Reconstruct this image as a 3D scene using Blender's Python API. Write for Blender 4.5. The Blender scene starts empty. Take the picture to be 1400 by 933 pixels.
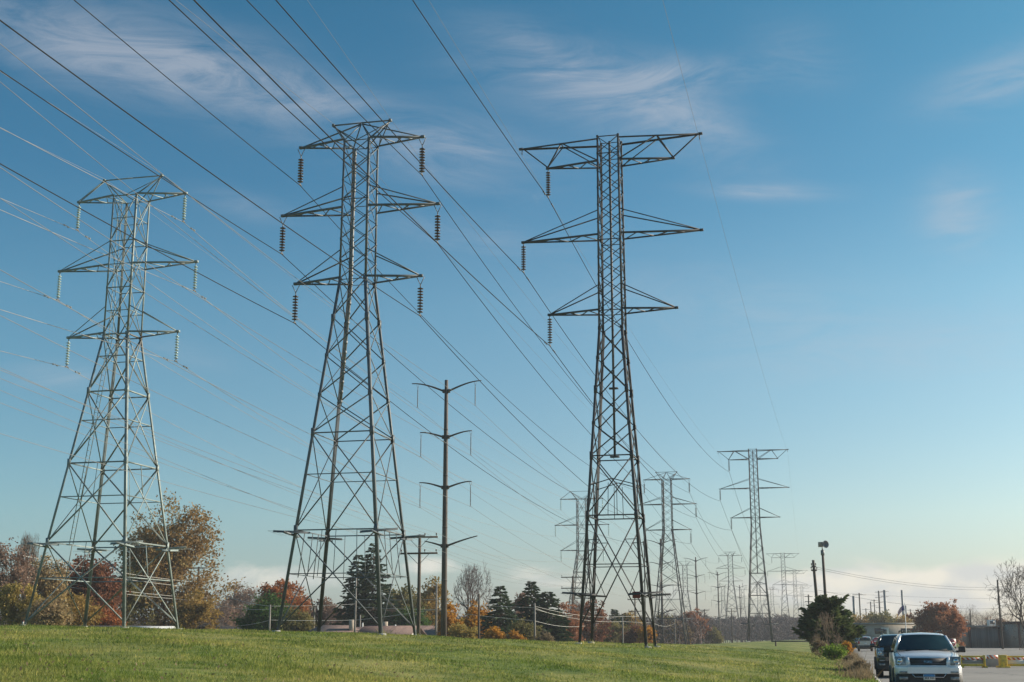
import bpy, math, random
import numpy as np
from math import sin, cos, tan, atan, radians, pi, sqrt
from mathutils import Vector, Matrix

scene = bpy.context.scene
col = scene.collection

# ------------------------------------------------------------------ camera
FPX = 1800.0                      # focal length in pixels of a 1400 wide frame
PITCH = atan(405.5 / FPX)
PHI = radians(13.6)               # heading of road and power lines, right of the view axis
EYE = 1.7
cam = bpy.data.cameras.new("camera")
cam.sensor_width = 36.0
cam.lens = 36.0 * FPX / 1400.0
cam.clip_start = 0.1
cam.clip_end = 20000.0
cam_ob = bpy.data.objects.new("camera", cam)
col.objects.link(cam_ob)
cam_ob.location = (0, 0, EYE)
cam_ob.rotation_euler = (pi / 2 + PITCH, 0, 0)
scene.camera = cam_ob

# ------------------------------------------------------------------ light
SUN_AZ, SUN_EL = radians(74), radians(24)      # azimuth clockwise from +Y
sun = bpy.data.lights.new("sun", 'SUN')
sun.energy = 5.0
sun.angle = radians(0.53)
sun.color = (1.0, 0.88, 0.72)
sun_ob = bpy.data.objects.new("sun", sun)
col.objects.link(sun_ob)
to_sun = Vector((sin(SUN_AZ) * cos(SUN_EL), cos(SUN_AZ) * cos(SUN_EL), sin(SUN_EL)))
sun_ob.rotation_euler = to_sun.to_track_quat('Z', 'Y').to_euler()
sun_ob.location = (60, 0, 60)
scene.view_settings.view_transform = 'Standard'
scene.view_settings.look = 'None'
scene.view_settings.exposure = 0.65
scene.view_settings.gamma = 1.0


def photo_ray(px, py):
    x = (px - 700) / FPX
    y = (466.5 - py) / FPX
    return np.array([x, cos(PITCH) - y * sin(PITCH), sin(PITCH) + y * cos(PITCH)])


def at(px, py, Y):
    d = photo_ray(px, py)
    return np.array([0, 0, EYE]) + d * (Y / d[1])


# ---- world: Nishita sky, thin cirrus and low cumulus
world = bpy.data.worlds.new("World")
scene.world = world
world.use_nodes = True


class NT:
    """tiny helper around a node tree"""
    def __init__(self, tree):
        self.t = tree

    def n(self, typ, **kw):
        nd = self.t.nodes.new(typ)
        for k, v in kw.items():
            setattr(nd, k, v)
        return nd

    def link(self, a, b):
        self.t.links.new(a, b)

    def setin(self, sock, v):
        if hasattr(v, 'is_linked') or isinstance(v, bpy.types.NodeSocket):
            self.t.links.new(v, sock)
        else:
            sock.default_value = v

    def math(self, op, a, b=0.0, c=None, clamp=False):
        nd = self.n('ShaderNodeMath', operation=op)
        nd.use_clamp = clamp
        self.setin(nd.inputs[0], a)
        self.setin(nd.inputs[1], b)
        if c is not None:
            self.setin(nd.inputs[2], c)
        return nd.outputs[0]

    def mix(self, f, a, b, blend='MIX'):
        nd = self.n('ShaderNodeMix', data_type='RGBA', blend_type=blend)
        self.setin(nd.inputs[0], f)
        self.setin(nd.inputs[6], a)
        self.setin(nd.inputs[7], b)
        return nd.outputs[2]

    def noise(self, vec, scale, detail=4.0, rough=0.55, dist=0.0):
        nd = self.n('ShaderNodeTexNoise')
        if vec is not None:
            self.link(vec, nd.inputs['Vector'])
        nd.inputs['Scale'].default_value = scale
        nd.inputs['Detail'].default_value = detail
        nd.inputs['Roughness'].default_value = rough
        nd.inputs['Distortion'].default_value = dist
        return nd

    def ramp(self, f, stops):
        nd = self.n('ShaderNodeValToRGB')
        el = nd.color_ramp.elements
        el[0].position, el[0].color = stops[0][0], (*stops[0][1], 1)
        el[1].position, el[1].color = stops[-1][0], (*stops[-1][1], 1)
        for p, c in stops[1:-1]:
            e = el.new(p)
            e.color = (*c, 1)
        self.setin(nd.inputs[0], f)
        return nd.outputs[0]

    def maprange(self, v, a, b, c=0.0, d=1.0, smooth=True):
        nd = self.n('ShaderNodeMapRange')
        nd.interpolation_type = 'SMOOTHSTEP' if smooth else 'LINEAR'
        self.setin(nd.inputs[0], v)
        for i, q in enumerate((a, b, c, d)):
            nd.inputs[i + 1].default_value = q
        return nd.outputs[0]


def build_world():
    T = NT(world.node_tree)
    bg = world.node_tree.nodes['Background']
    sky = T.n('ShaderNodeTexSky')
    sky.sky_type = 'NISHITA'
    sky.sun_disc = False
    sky.sun_elevation = SUN_EL
    sky.sun_rotation = SUN_AZ
    sky.altitude = 200
    sky.air_density = 1.0
    sky.dust_density = 1.2
    sky.ozone_density = 2.2
    tc = T.n('ShaderNodeTexCoord')
    D = tc.outputs['Generated']
    sep = T.n('ShaderNodeSeparateXYZ')
    T.link(D, sep.inputs[0])
    x, y, z = sep.outputs
    # azimuth / elevation coordinates of the air itself (world fixed)
    az = T.math('ARCTAN2', x, y)
    el = T.math('ARCSINE', z)
    # hue of this autumn sky: a touch more cyan, deeper aloft
    tint = T.ramp(T.math('DIVIDE', el, 0.8, clamp=True),
                  [(0.0, (0.92, 0.93, 1.06)), (0.11, (0.99, 1.12, 1.12)), (0.19, (0.87, 1.09, 1.09)), (0.31, (0.75, 1.10, 1.09)),
                   (0.42, (0.47, 0.94, 1.01)), (0.58, (0.34, 0.88, 0.96)), (1.0, (0.28, 0.80, 0.95))])
    base = T.mix(1.0, sky.outputs[0], tint, 'MULTIPLY')
    # the air away from the sun is deeper
    away = T.ramp(T.maprange(az, -0.45, 0.42, 0, 1, False), [(0.0, (0.72, 0.92, 0.96)), (0.55, (0.98, 1.0, 1.0)), (1.0, (1.25, 1.16, 1.08))])
    base = T.mix(1.0, base, away, 'MULTIPLY')
    comb = T.n('ShaderNodeCombineXYZ')
    T.setin(comb.inputs[0], az)
    T.setin(comb.inputs[1], el)
    A = comb.outputs[0]
    # cirrus: stretched, wispy
    mp = T.n('ShaderNodeMapping')
    T.link(A, mp.inputs[0])
    mp.inputs['Rotation'].default_value = (0, 0, radians(20))
    mp.inputs['Scale'].default_value = (3.2, 13.0, 1)
    n1 = T.noise(mp.outputs[0], 2.4, 11, 0.66, 1.3).outputs[0]
    n2 = T.noise(mp.outputs[0], 0.9, 4, 0.5, 0.5).outputs[0]

    def blob(px, py, wx, wy, rot, amp):
        d = photo_ray(px, py)
        d = d / np.linalg.norm(d)
        a0, e0 = math.atan2(d[0], d[1]), math.asin(d[2])
        da = T.math('SUBTRACT', az, a0)
        de = T.math('SUBTRACT', el, e0)
        c, s = cos(radians(rot)), sin(radians(rot))
        u = T.math('ADD', T.math('MULTIPLY', da, c), T.math('MULTIPLY', de, s))
        v = T.math('SUBTRACT', T.math('MULTIPLY', de, c), T.math('MULTIPLY', da, s))
        u = T.math('POWER', T.math('ABSOLUTE', T.math('DIVIDE', u, wx / FPX)), 2.0)
        v = T.math('POWER', T.math('ABSOLUTE', T.math('DIVIDE', v, wy / FPX)), 2.0)
        r = T.math('MULTIPLY', T.math('ADD', u, v), -1.0)
        return T.math('MULTIPLY', T.math('EXPONENT', r), amp)
    blobs = [(60, 60, 150, 40, -8, 0.7), (200, 78, 170, 44, -10, 0.75), (350, 115, 190, 48, -16, 0.7),
             (620, 205, 120, 44, -10, 0.95), (470, 150, 90, 25, -20, 0.4),
             (870, 100, 180, 20, -3, 1.0), (780, 115, 140, 48, -20, 0.9), (930, 155, 110, 40, -30, 0.9),
             (1045, 262, 80, 10, -5, 1.3), (1310, 290, 44, 44, 30, 1.0), (1370, 105, 90, 30, 10, 1.0),
             (1090, 70, 40, 60, 70, 0.35), (80, 515, 60, 16, 0, 0.55), (330, 280, 60, 16, -10, 0.4),
             (720, 60, 60, 20, -20, 0.35), (980, 420, 220, 50, -5, 0.45), (1250, 480, 260, 50, 0, 0.45), (640, 320, 120, 24, -8, 0.5), (250, 480, 60, 20, -10, .4)]
    acc = None
    for b in blobs:
        q = blob(*b)
        acc = q if acc is None else T.math('ADD', acc, q)
    spread = T.math('MULTIPLY', T.maprange(n2, 0.52, 0.80), 0.04)
    acc = T.math('ADD', acc, spread)
    cir = T.math('MULTIPLY', acc, T.maprange(n1, 0.24, 0.74), clamp=True)
    cir = T.math('MULTIPLY', cir, 0.50)
    # low cumulus along the horizon
    mp2 = T.n('ShaderNodeMapping')
    T.link(A, mp2.inputs[0])
    mp2.inputs['Scale'].default_value = (9.0, 22.0, 1)
    c1 = T.noise(mp2.outputs[0], 1.1, 9, 0.6, 0.5).outputs[0]
    hb = None
    for b in [(1310, 800, 190, 34, 0, 0.85), (1180, 820, 150, 26, 0, 0.6), (380, 790, 130, 24, 4, 0.5),
              (590, 772, 45, 18, 0, 0.6), (740, 790, 90, 26, 0, 0.42), (1000, 800, 200, 22, 0, 0.4), (900, 700, 140, 10, 0, 0.2)]:
        q = blob(*b)
        hb = q if hb is None else T.math('ADD', hb, q)
    cum = T.maprange(T.math('ADD', T.math('MULTIPLY', T.math('SUBTRACT', c1, 0.60), 1.7), hb), 0.10, 0.60)
    cum = T.math('MULTIPLY', cum, 0.82)
    shade = T.noise(mp2.outputs[0], 2.6, 5, 0.5).outputs[0]
    lum = T.n('ShaderNodeRGB')
    lum.outputs[0].default_value = (4.9, 5.1, 5.6, 1)
    ccol = T.mix(T.maprange(shade, 0.35, 0.65), (6.3, 6.3, 6.2, 1), (8.9, 8.2, 7.0, 1))
    out = T.mix(cir, base, lum.outputs[0])
    out = T.mix(cum, out, ccol)
    T.link(out, bg.inputs['Color'])
    bg.inputs['Strength'].default_value = 0.071


build_world()


# ------------------------------------------------------------------ mesh helpers
class MB:
    """collects shapes that become ONE mesh"""
    def __init__(self):
        self.V, self.F, self.n = [], [], 0

    def add(self, V, F):
        V = np.asarray(V, float).reshape(-1, 3)
        self.V.append(V)
        for f in (F if isinstance(F, list) and len(F) and isinstance(F[0], np.ndarray) and F[0].ndim == 2 else [np.asarray(F, int)]):
            self.F.append(f + self.n)
        self.n += len(V)

    def box(self, c, size, rot=None):
        sx, sy, sz = (q / 2 for q in size)
        V = np.array([[-sx, -sy, -sz], [sx, -sy, -sz], [sx, sy, -sz], [-sx, sy, -sz], [-sx, -sy, sz], [sx, -sy, sz], [sx, sy, sz], [-sx, sy, sz]])
        if rot is not None:
            c_, s_ = cos(rot), sin(rot)
            V = V @ np.array([[c_, s_, 0], [-s_, c_, 0], [0, 0, 1]])
        self.add(V + np.asarray(c, float), BOXF)

    def hexa(self, V):
        """eight corners: four below, four above, both counter-clockwise"""
        self.add(V, BOXF)

    def tube(self, pts, r, n=6, cap=True):
        pts = np.asarray(pts, float)
        m = len(pts)
        r = np.broadcast_to(np.asarray(r, float), (m,))
        t = np.gradient(pts, axis=0)
        t /= np.linalg.norm(t, axis=1)[:, None] + 1e-12
        ref = np.array([0, 0, 1.0]) if abs(t[0][2]) < 0.9 else np.array([1.0, 0, 0])
        a = np.cross(t, ref)
        a /= np.linalg.norm(a, axis=1)[:, None] + 1e-12
        b = np.cross(t, a)
        ang = np.arange(n) * 2 * pi / n
        V = pts[:, None, :] + r[:, None, None] * (np.cos(ang)[None, :, None] * a[:, None, :] + np.sin(ang)[None, :, None] * b[:, None, :])
        V = V.reshape(-1, 3)
        i = np.arange(m - 1)[:, None] * n
        j = np.arange(n)[None, :]
        k = (j + 1) % n
        F = np.stack([i + j, i + k, i + n + k, i + n + j], -1).reshape(-1, 4)
        fs = [F]
        if cap and n == 4:
            fs.append(np.array([[3, 2, 1, 0], [(m - 1) * n + q for q in range(4)]]))
        elif cap:
            V = np.vstack([V, pts[:1], pts[-1:]])
            c0, c1 = m * n, m * n + 1
            jj = np.arange(n)
            kk = (jj + 1) % n
            fs.append(np.stack([np.full(n, c0), kk, jj], -1))
            fs.append(np.stack([np.full(n, c1), (m - 1) * n + jj, (m - 1) * n + kk], -1))
        self.add(V, fs)

    def lathe(self, prof, n=12, o=(0, 0, 0), ax='z'):
        prof = np.asarray(prof, float)
        m = len(prof)
        ang = np.arange(n) * 2 * pi / n
        V = np.stack([prof[:, :1] * np.cos(ang), prof[:, :1] * np.sin(ang), np.repeat(prof[:, 1:2], n, 1)], -1).reshape(-1, 3)
        if ax == 'y':
            V = V[:, [0, 2, 1]] * np.array([1, 1, -1])
        if ax == '-y':
            V = V[:, [0, 2, 1]] * np.array([1, -1, 1])
        if ax == 'x':
            V = V[:, [2, 0, 1]]
        i = np.arange(m - 1)[:, None] * n
        j = np.arange(n)[None, :]
        k = (j + 1) % n
        F = np.stack([i + j, i + k, i + n + k, i + n + j], -1).reshape(-1, 4)
        self.add(V + np.asarray(o, float), F)

    def angle(self, p0, p1, w, a, b, th=None):
        """steel angle section: corner runs p0-p1, flanges along a and b"""
        p0, p1 = np.asarray(p0, float), np.asarray(p1, float)
        th = th or w * 0.14
        t = p1 - p0
        t /= np.linalg.norm(t)
        a = np.asarray(a, float)
        a = a - t * a.dot(t)
        a /= np.linalg.norm(a)
        b = np.asarray(b, float)
        b = b - t * b.dot(t)
        b = b - a * b.dot(a)
        b /= np.linalg.norm(b)
        sec = [a * 0, a * w, a * w + b * th, a * th + b * th, a * th + b * w, b * w]
        V = np.array([p0 + s for s in sec] + [p1 + s for s in sec])
        F = np.array([[q, (q + 1) % 6, 6 + (q + 1) % 6, 6 + q] for q in range(6)])
        caps = np.array([[3, 2, 1, 0], [5, 4, 3, 0], [6, 7, 8, 9], [6, 9, 10, 11]])
        self.add(V, [F, caps])

    def quads(self, V):
        """V: n x 4 x 3"""
        V = np.asarray(V, float)
        n = len(V)
        self.add(V.reshape(-1, 3), np.arange(n * 4).reshape(n, 4))

    def tris(self, V):
        V = np.asarray(V, float)
        n = len(V)
        self.add(V.reshape(-1, 3), np.arange(n * 3).reshape(n, 3))

    def mesh(self, name, smooth=False):
        me = bpy.data.meshes.new(name)
        V = np.vstack(self.V)
        me.vertices.add(len(V))
        me.vertices.foreach_set('co', V.astype(np.float32).ravel())
        Q = [f for f in self.F if f.ndim == 2 and f.shape[1] == 4]
        Tt = [f for f in self.F if f.ndim == 2 and f.shape[1] == 3]
        idx, starts, pos = [], [], 0
        for grp, k in ((Q, 4), (Tt, 3)):
            if grp:
                g = np.vstack(grp)
                idx.append(g.ravel())
                starts.append(pos + np.arange(len(g)) * k)
                pos += g.size
        idx = np.concatenate(idx)
        starts = np.concatenate(starts)
        me.loops.add(len(idx))
        me.loops.foreach_set('vertex_index', idx.astype(np.int32))
        me.polygons.add(len(starts))
        me.polygons.foreach_set('loop_start', starts.astype(np.int32))
        if smooth:
            me.polygons.foreach_set('use_smooth', np.ones(len(starts), bool))
        me.update(calc_edges=True)
        return me

    def build(self, name, mat, parent=None, smooth=False):
        me = self.mesh(name, smooth)
        me.materials.append(mat)
        o = bpy.data.objects.new(name, me)
        col.objects.link(o)
        if parent is not None:
            o.parent = parent
        return o


BOXF = np.array([[3, 2, 1, 0], [4, 5, 6, 7], [0, 1, 5, 4], [1, 2, 6, 5], [2, 3, 7, 6], [3, 0, 4, 7]])


def empty(name, loc=(0, 0, 0), rz=0.0):
    o = bpy.data.objects.new(name, None)
    o.empty_display_size = 0.3
    col.objects.link(o)
    o.location = [float(q) for q in loc]
    o.rotation_euler = (0, 0, rz)
    return o


def tag(o, label=None, cat=None, group=None, kind=None):
    for k, v in (('label', label), ('category', cat), ('group', group), ('kind', kind)):
        if v:
            o[k] = v
    return o


def copy_tree(o, parent=None):
    c = o.copy()
    col.objects.link(c)
    if parent is not None:
        c.parent = parent
    for ch in list(o.children):
        copy_tree(ch, c)
    return c


def bevel(o, w=0.02, seg=2, ang=30):
    m = o.modifiers.new('bevel', 'BEVEL')
    m.width = w
    m.segments = seg
    m.limit_method = 'ANGLE'
    m.angle_limit = radians(ang)
    return o


# ------------------------------------------------------------------ materials
MATS = {}


def mat(name, c1, c2=None, scale=3.0, rough=0.7, metal=0.0, bump=0.0, detail=5, spec=0.5, lo=0.35, hi=0.65, coat=0.0, stretch=None):
    m = bpy.data.materials.new(name)
    m.use_nodes = True
    T = NT(m.node_tree)
    b = m.node_tree.nodes['Principled BSDF']
    b.inputs['Roughness'].default_value = rough
    b.inputs['Metallic'].default_value = metal
    b.inputs['Specular IOR Level'].default_value = spec
    b.inputs['Coat Weight'].default_value = coat
    if c2 is None:
        c2 = tuple(q * 0.8 for q in c1)
    tc = T.n('ShaderNodeTexCoord')
    v = tc.outputs['Object']
    if stretch:
        mp = T.n('ShaderNodeMapping')
        T.link(v, mp.inputs[0])
        mp.inputs['Scale'].default_value = stretch
        v = mp.outputs[0]
    nz = T.noise(v, scale, detail, 0.6).outputs[0]
    T.link(T.mix(T.maprange(nz, lo, hi), (*c1, 1), (*c2, 1)), b.inputs['Base Color'])
    if bump:
        bp = T.n('ShaderNodeBump')
        bp.inputs['Strength'].default_value = bump
        T.link(nz, bp.inputs['Height'])
        T.link(bp.outputs[0], b.inputs['Normal'])
    MATS[name] = m
    return m


def leaf_mat(name, cols, clump=0.35, trans=0.4, rough=0.75):
    """cols: list of 3-4 colours; each leaf picks one, clumps drift between them"""
    m = bpy.data.materials.new(name)
    m.use_nodes = True
    T = NT(m.node_tree)
    b = m.node_tree.nodes['Principled BSDF']
    out = m.node_tree.nodes['Material Output']
    b.inputs['Roughness'].default_value = rough
    b.inputs['Specular IOR Level'].default_value = 0.25
    g = T.n('ShaderNodeNewGeometry')
    tc = T.n('ShaderNodeTexCoord')
    nz = T.noise(tc.outputs['Object'], clump, 3, 0.5).outputs[0]
    f = T.math('ADD', T.math('MULTIPLY', T.maprange(nz, 0.3, 0.7), 0.6), T.math('MULTIPLY', g.outputs['Random Per Island'], 0.4))
    stops = [(i / (len(cols) - 1), c) for i, c in enumerate(cols)]
    c = T.ramp(f, stops)
    T.link(c, b.inputs['Base Color'])
    if trans:
        tr = T.n('ShaderNodeBsdfTranslucent')
        T.link(c, tr.inputs['Color'])
        mx = T.n('ShaderNodeMixShader')
        mx.inputs[0].default_value = trans
        T.link(b.outputs[0], mx.inputs[1])
        T.link(tr.outputs[0], mx.inputs[2])
        T.link(mx.outputs[0], out.inputs['Surface'])
    MATS[name] = m
    return m


def steel_mat(name, c, dark, rust, rough=0.55, metal=0.25):
    m = bpy.data.materials.new(name)
    m.use_nodes = True
    T = NT(m.node_tree)
    b = m.node_tree.nodes['Principled BSDF']
    tc = T.n('ShaderNodeTexCoord')
    v = tc.outputs['Object']
    n1 = T.noise(v, 1.4, 6, 0.65).outputs[0]
    n2 = T.noise(v, 0.5, 3, 0.5).outputs[0]
    c1 = T.mix(T.maprange(n1, 0.35, 0.7), (*c, 1), (*dark, 1))
    c2 = T.mix(T.math('MULTIPLY', T.maprange(n2, 0.55, 0.75), 0.7), c1, (*rust, 1))
    T.link(c2, b.inputs['Base Color'])
    b.inputs['Roughness'].default_value = rough
    b.inputs['Metallic'].default_value = metal
    MATS[name] = m
    return m


M_STEEL_PALE = steel_mat('galvanised_pale', (0.25, 0.295, 0.285), (0.16, 0.19, 0.185), (0.15, 0.11, 0.085))
M_STEEL = steel_mat('galvanised', (0.13, 0.15, 0.163), (0.085, 0.10, 0.108), (0.11, 0.095, 0.085))
M_STEEL_DARK = steel_mat('weathered_steel', (0.062, 0.067, 0.073), (0.042, 0.046, 0.05), (0.07, 0.055, 0.047), 0.6)
M_STEEL_FAR = steel_mat('galvanised_dull', (0.10, 0.105, 0.11), (0.07, 0.075, 0.078), (0.08, 0.06, 0.05), 0.6)
M_GLASS_DISC = mat('insulator_glass', (0.42, 0.52, 0.47), (0.32, 0.42, 0.40), 6, 0.2, spec=0.8)
M_BROWN_DISC = mat('insulator_brown', (0.035, 0.022, 0.018), (0.06, 0.035, 0.028), 6, 0.25, spec=0.6)
M_GREY_DISC = mat('insulator_grey', (0.16, 0.17, 0.19), (0.11, 0.12, 0.13), 6, 0.4)
M_FIT = mat('line_fitting', (0.14, 0.14, 0.14), (0.09, 0.09, 0.09), 5, 0.5, 0.4)
M_WIRE_PALE = mat('aluminium_wire', (0.30, 0.29, 0.275), (0.22, 0.215, 0.21), 0.6, 0.75, 0.0, spec=.2)
M_WIRE_DARK = mat('weathered_wire', (0.032, 0.034, 0.037), (0.024, 0.025, 0.027), 0.6, 0.8, 0.0, spec=.1)
M_WIRE_MID = mat('dull_wire', (0.20, 0.20, 0.20), (0.15, 0.15, 0.15), 0.6, 0.6, 0.2)
M_CONC = mat('concrete', (0.42, 0.40, 0.37), (0.32, 0.31, 0.29), 4, 0.9, bump=0.2)
M_WOOD = mat('pole_timber', (0.11, 0.085, 0.065), (0.065, 0.05, 0.04), 2.5, 0.9, bump=0.3, stretch=(4, 4, 0.5))
M_WOOD_PALE = mat('grey_timber', (0.26, 0.235, 0.21), (0.17, 0.155, 0.14), 2.5, 0.9, bump=0.3, stretch=(4, 4, 0.5))
M_CORTEN = mat('brown_pole_steel', (0.10, 0.08, 0.07), (0.055, 0.046, 0.042), 1.2, 0.75, 0.0, stretch=(2, 2, 0.3))
M_POLE_GREY = mat('grey_pole_steel', (0.20, 0.215, 0.22), (0.15, 0.16, 0.165), 1.2, 0.55, 0.2)
M_BARK = mat('bark', (0.085, 0.065, 0.052), (0.045, 0.036, 0.030), 3, 0.95, bump=0.4, stretch=(3, 3, 0.7))
M_BARK_GREY = mat('grey_bark', (0.16, 0.135, 0.12), (0.095, 0.08, 0.072), 3, 0.95, bump=0.4, stretch=(3, 3, 0.7))
M_TWIG = mat('twig_mauve', (0.145, 0.105, 0.098), (0.095, 0.070, 0.068), 0.6, 0.95)
M_TWIG_TAN = mat('twig_tan', (0.20, 0.145, 0.10), (0.13, 0.095, 0.07), 0.6, 0.95)


# ------------------------------------------------------------------ terrain
KERB = 1.3


def ut(x, y):
    return x * cos(PHI) - y * sin(PHI), x * sin(PHI) + y * cos(PHI)


def xy(u, t):
    return u * cos(PHI) + t * sin(PHI), -u * sin(PHI) + t * cos(PHI)


def sstep(a, b, v):
    q = np.clip((v - a) / (b - a), 0, 1)
    return q * q * (3 - 2 * q)


def ground_ut(u, t):
    u, t = np.asarray(u, float), np.asarray(t, float)
    s = KERB - u
    z = np.interp(s, [-0.01, 0, 1.5, 6, 14, 26, 44, 70, 120, 400], [-0.06, 0.10, 0.28, 0.65, 1.27, 1.90, 2.27, 2.45, 2.3, 1.0])
    bump = 0.05 * np.sin(u * 0.31 + 1.0) * np.sin(t * 0.23) + 0.03 * np.sin(u * 0.9 + t * 0.7) + 0.04 * np.sin(t * 0.37 - u * 0.15)
    z = z + bump * sstep(0.5, 6, s)
    far = np.interp(s, [8, 16, 24, 34], [0.0, 0.35, 2.2, 3.6])
    t0 = np.interp(s, [32, 40], [67, 76])
    z = z - far * sstep(t0, 145, t)
    return np.where(s < 0, -0.06, z)


def ground(x, y):
    return float(ground_ut(*ut(x, y)))


def spot(px, Y):
    """point of the ground seen in direction px at distance Y"""
    x = (px - 700) / (FPX / cos(PITCH)) * Y
    x = at(px, 872, Y)[0]
    return np.array([x, Y, ground(x, Y)])


def grid_mesh(us, ts, zf):
    U, Tm = np.meshgrid(us, ts)
    X, Y = xy(U, Tm)
    V = np.stack([X, Y, zf(U, Tm)], -1).reshape(-1, 3)
    nu, nt = len(us), len(ts)
    i = np.arange(nt - 1)[:, None] * nu
    j = np.arange(nu - 1)[None, :]
    F = np.stack([i + j, i + j + 1, i + nu + j + 1, i + nu + j], -1).reshape(-1, 4)
    b = MB()
    b.add(V, F)
    return b


def grass_nodes(T, b, blades=False):
    g = T.n('ShaderNodeNewGeometry')
    pos = g.outputs['Position']
    mp = T.n('ShaderNodeMapping')
    T.link(pos, mp.inputs[0])
    mp.inputs['Rotation'].default_value = (0, 0, PHI)
    mp.inputs['Scale'].default_value = (1.0, 0.55, 1)
    n1 = T.noise(mp.outputs[0], 0.22, 5, 0.62).outputs[0]
    n2 = T.noise(pos, 1.6, 5, 0.65).outputs[0]
    n3 = T.noise(pos, 14, 3, 0.6).outputs[0]
    green = T.mix(T.maprange(n2, 0.3, 0.7), (0.10, 0.155, 0.030, 1), (0.19, 0.225, 0.060, 1))
    dry = T.mix(T.maprange(n3, 0.3, 0.7), (0.36, 0.30, 0.13, 1), (0.27, 0.275, 0.09, 1))
    f = T.maprange(T.math('ADD', T.math('MULTIPLY', n1, 0.7), T.math('MULTIPLY', n2, 0.3)), 0.40, 0.64)
    c = T.mix(T.math('MULTIPLY', f, 0.8), green, dry)
    n4 = T.noise(mp.outputs[0], 0.55, 4, 0.6).outputs[0]
    c = T.mix(1.0, c, T.ramp(n4, [(0.36, (0.62, 0.72, 0.55)), (0.56, (1.08, 1.06, 1.0))]), 'MULTIPLY')
    if blades:
        r = g.outputs['Random Per Island']
        k = T.ramp(r, [(0.0, (0.5, 0.62, 0.5)), (0.5, (0.95, 1.0, 0.85)), (0.82, (1.3, 1.22, 1.1)), (1.0, (2.1, 1.8, 1.7))])
        c = T.mix(1.0, c, k, 'MULTIPLY')
    else:
        k = T.ramp(n3, [(0.3, (0.62, 0.62, 0.55)), (0.7, (1.08, 1.05, 0.95))])
        c = T.mix(1.0, c, k, 'MULTIPLY')
        bp = T.n('ShaderNodeBump')
        bp.inputs['Strength'].default_value = 0.8
        bp.inputs['Distance'].default_value = 0.08
        T.link(T.math('ADD', n3, T.math('MULTIPLY', n2, 1.5)), bp.inputs['Height'])
        T.link(bp.outputs[0], b.inputs['Normal'])
    T.link(c, b.inputs['Base Color'])
    b.inputs['Roughness'].default_value = 0.85
    b.inputs['Specular IOR Level'].default_value = 0.2
    return c


M_GROUND = bpy.data.materials.new('turf')
M_GROUND.use_nodes = True
grass_nodes(NT(M_GROUND.node_tree), M_GROUND.node_tree.nodes['Principled BSDF'])
M_BLADE = bpy.data.materials.new('grass_blades')
M_BLADE.use_nodes = True
_T = NT(M_BLADE.node_tree)
_b = M_BLADE.node_tree.nodes['Principled BSDF']
_c = grass_nodes(_T, _b, True)
_tr = _T.n('ShaderNodeBsdfTranslucent')
_T.link(_c, _tr.inputs[0])
_mx = _T.n('ShaderNodeMixShader')
_mx.inputs[0].default_value = 0.5
_T.link(_b.outputs[0], _mx.inputs[1])
_T.link(_tr.outputs[0], _mx.inputs[2])
_T.link(_mx.outputs[0], M_BLADE.node_tree.nodes['Material Output'].inputs['Surface'])


def asphalt_mat():
    m = bpy.data.materials.new('asphalt')
    m.use_nodes = True
    T = NT(m.node_tree)
    b = m.node_tree.nodes['Principled BSDF']
    tc = T.n('ShaderNodeTexCoord')
    v = tc.outputs['Object']
    n1 = T.noise(v, 0.12, 5, 0.6).outputs[0]
    n2 = T.noise(v, 30, 3, 0.6).outputs[0]
    c = T.mix(T.maprange(n1, 0.3, 0.7), (0.165, 0.15, 0.135, 1), (0.245, 0.222, 0.20, 1))
    c = T.mix(T.math('MULTIPLY', T.maprange(n2, 0.4, 0.7), 0.3), c, (0.22, 0.21, 0.19, 1))
    vo = T.n('ShaderNodeTexVoronoi')
    vo.feature = 'DISTANCE_TO_EDGE'
    mp = T.n('ShaderNodeMapping')
    T.link(v, mp.inputs[0])
    nz = T.noise(v, 0.5, 4, 0.6)
    T.link(T.mix(0.25, mp.outputs[0], nz.outputs[1]), vo.inputs['Vector'])
    mp.inputs['Scale'].default_value = (0.12, 0.05, 0.1)
    vo.inputs['Scale'].default_value = 1.0
    crack = T.maprange(vo.outputs[0], 0.0, 0.012, 1.0, 0.0)
    n5 = T.noise(v, 0.45, 4, 0.7, 0.6).outputs[0]
    c = T.mix(T.math('MULTIPLY', T.maprange(n5, 0.58, 0.72), 0.55), c, (0.07, 0.066, 0.062, 1))
    c = T.mix(T.math('MULTIPLY', crack, 0.75), c, (0.045, 0.042, 0.04, 1))
    T.link(c, b.inputs['Base Color'])
    b.inputs['Roughness'].default_value = 0.85
    return m


M_ASPHALT = asphalt_mat()

us = np.concatenate([[-4000, -2000, -1000, -600, -400, -300, -220, -160], np.arange(-120, -4, 2.0), np.arange(-4, 1.3, 0.5),
                     [1.299, 1.301, 3, 20, 80, 160, 300, 700, 2000, 4000]])
ts = np.concatenate([[-300, -120, -60, -20], np.arange(0, 150, 1.6), np.arange(150, 300, 12), [320, 400, 520, 700, 1000, 1600, 2600, 5000]])
tag(grid_mesh(us, ts, ground_ut).build('ground', M_GROUND, smooth=True), 'gently rising mown grass field with tan dry patches', 'grass', kind='structure')

rd = grid_mesh(np.array([KERB + .14, 12, 40, 90, 160]), np.array([-60, 0, 60, 120, 180, 246]), lambda u, t: u * 0)
tag(rd.build('road', M_ASPHALT), 'worn grey asphalt road and yard at the right', 'road', kind='structure')
kb = MB()
for k in range(60):
    t0 = -20 + k * 3.0
    x0, y0 = xy(KERB + .07, t0 + 1.49)
    kb.box((x0, y0, 0.02), (0.14, 2.97, 0.20), -PHI)
tag(kb.build('kerb', M_CONC), 'low concrete kerb between the grass and the road', 'kerb', kind='structure')


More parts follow.
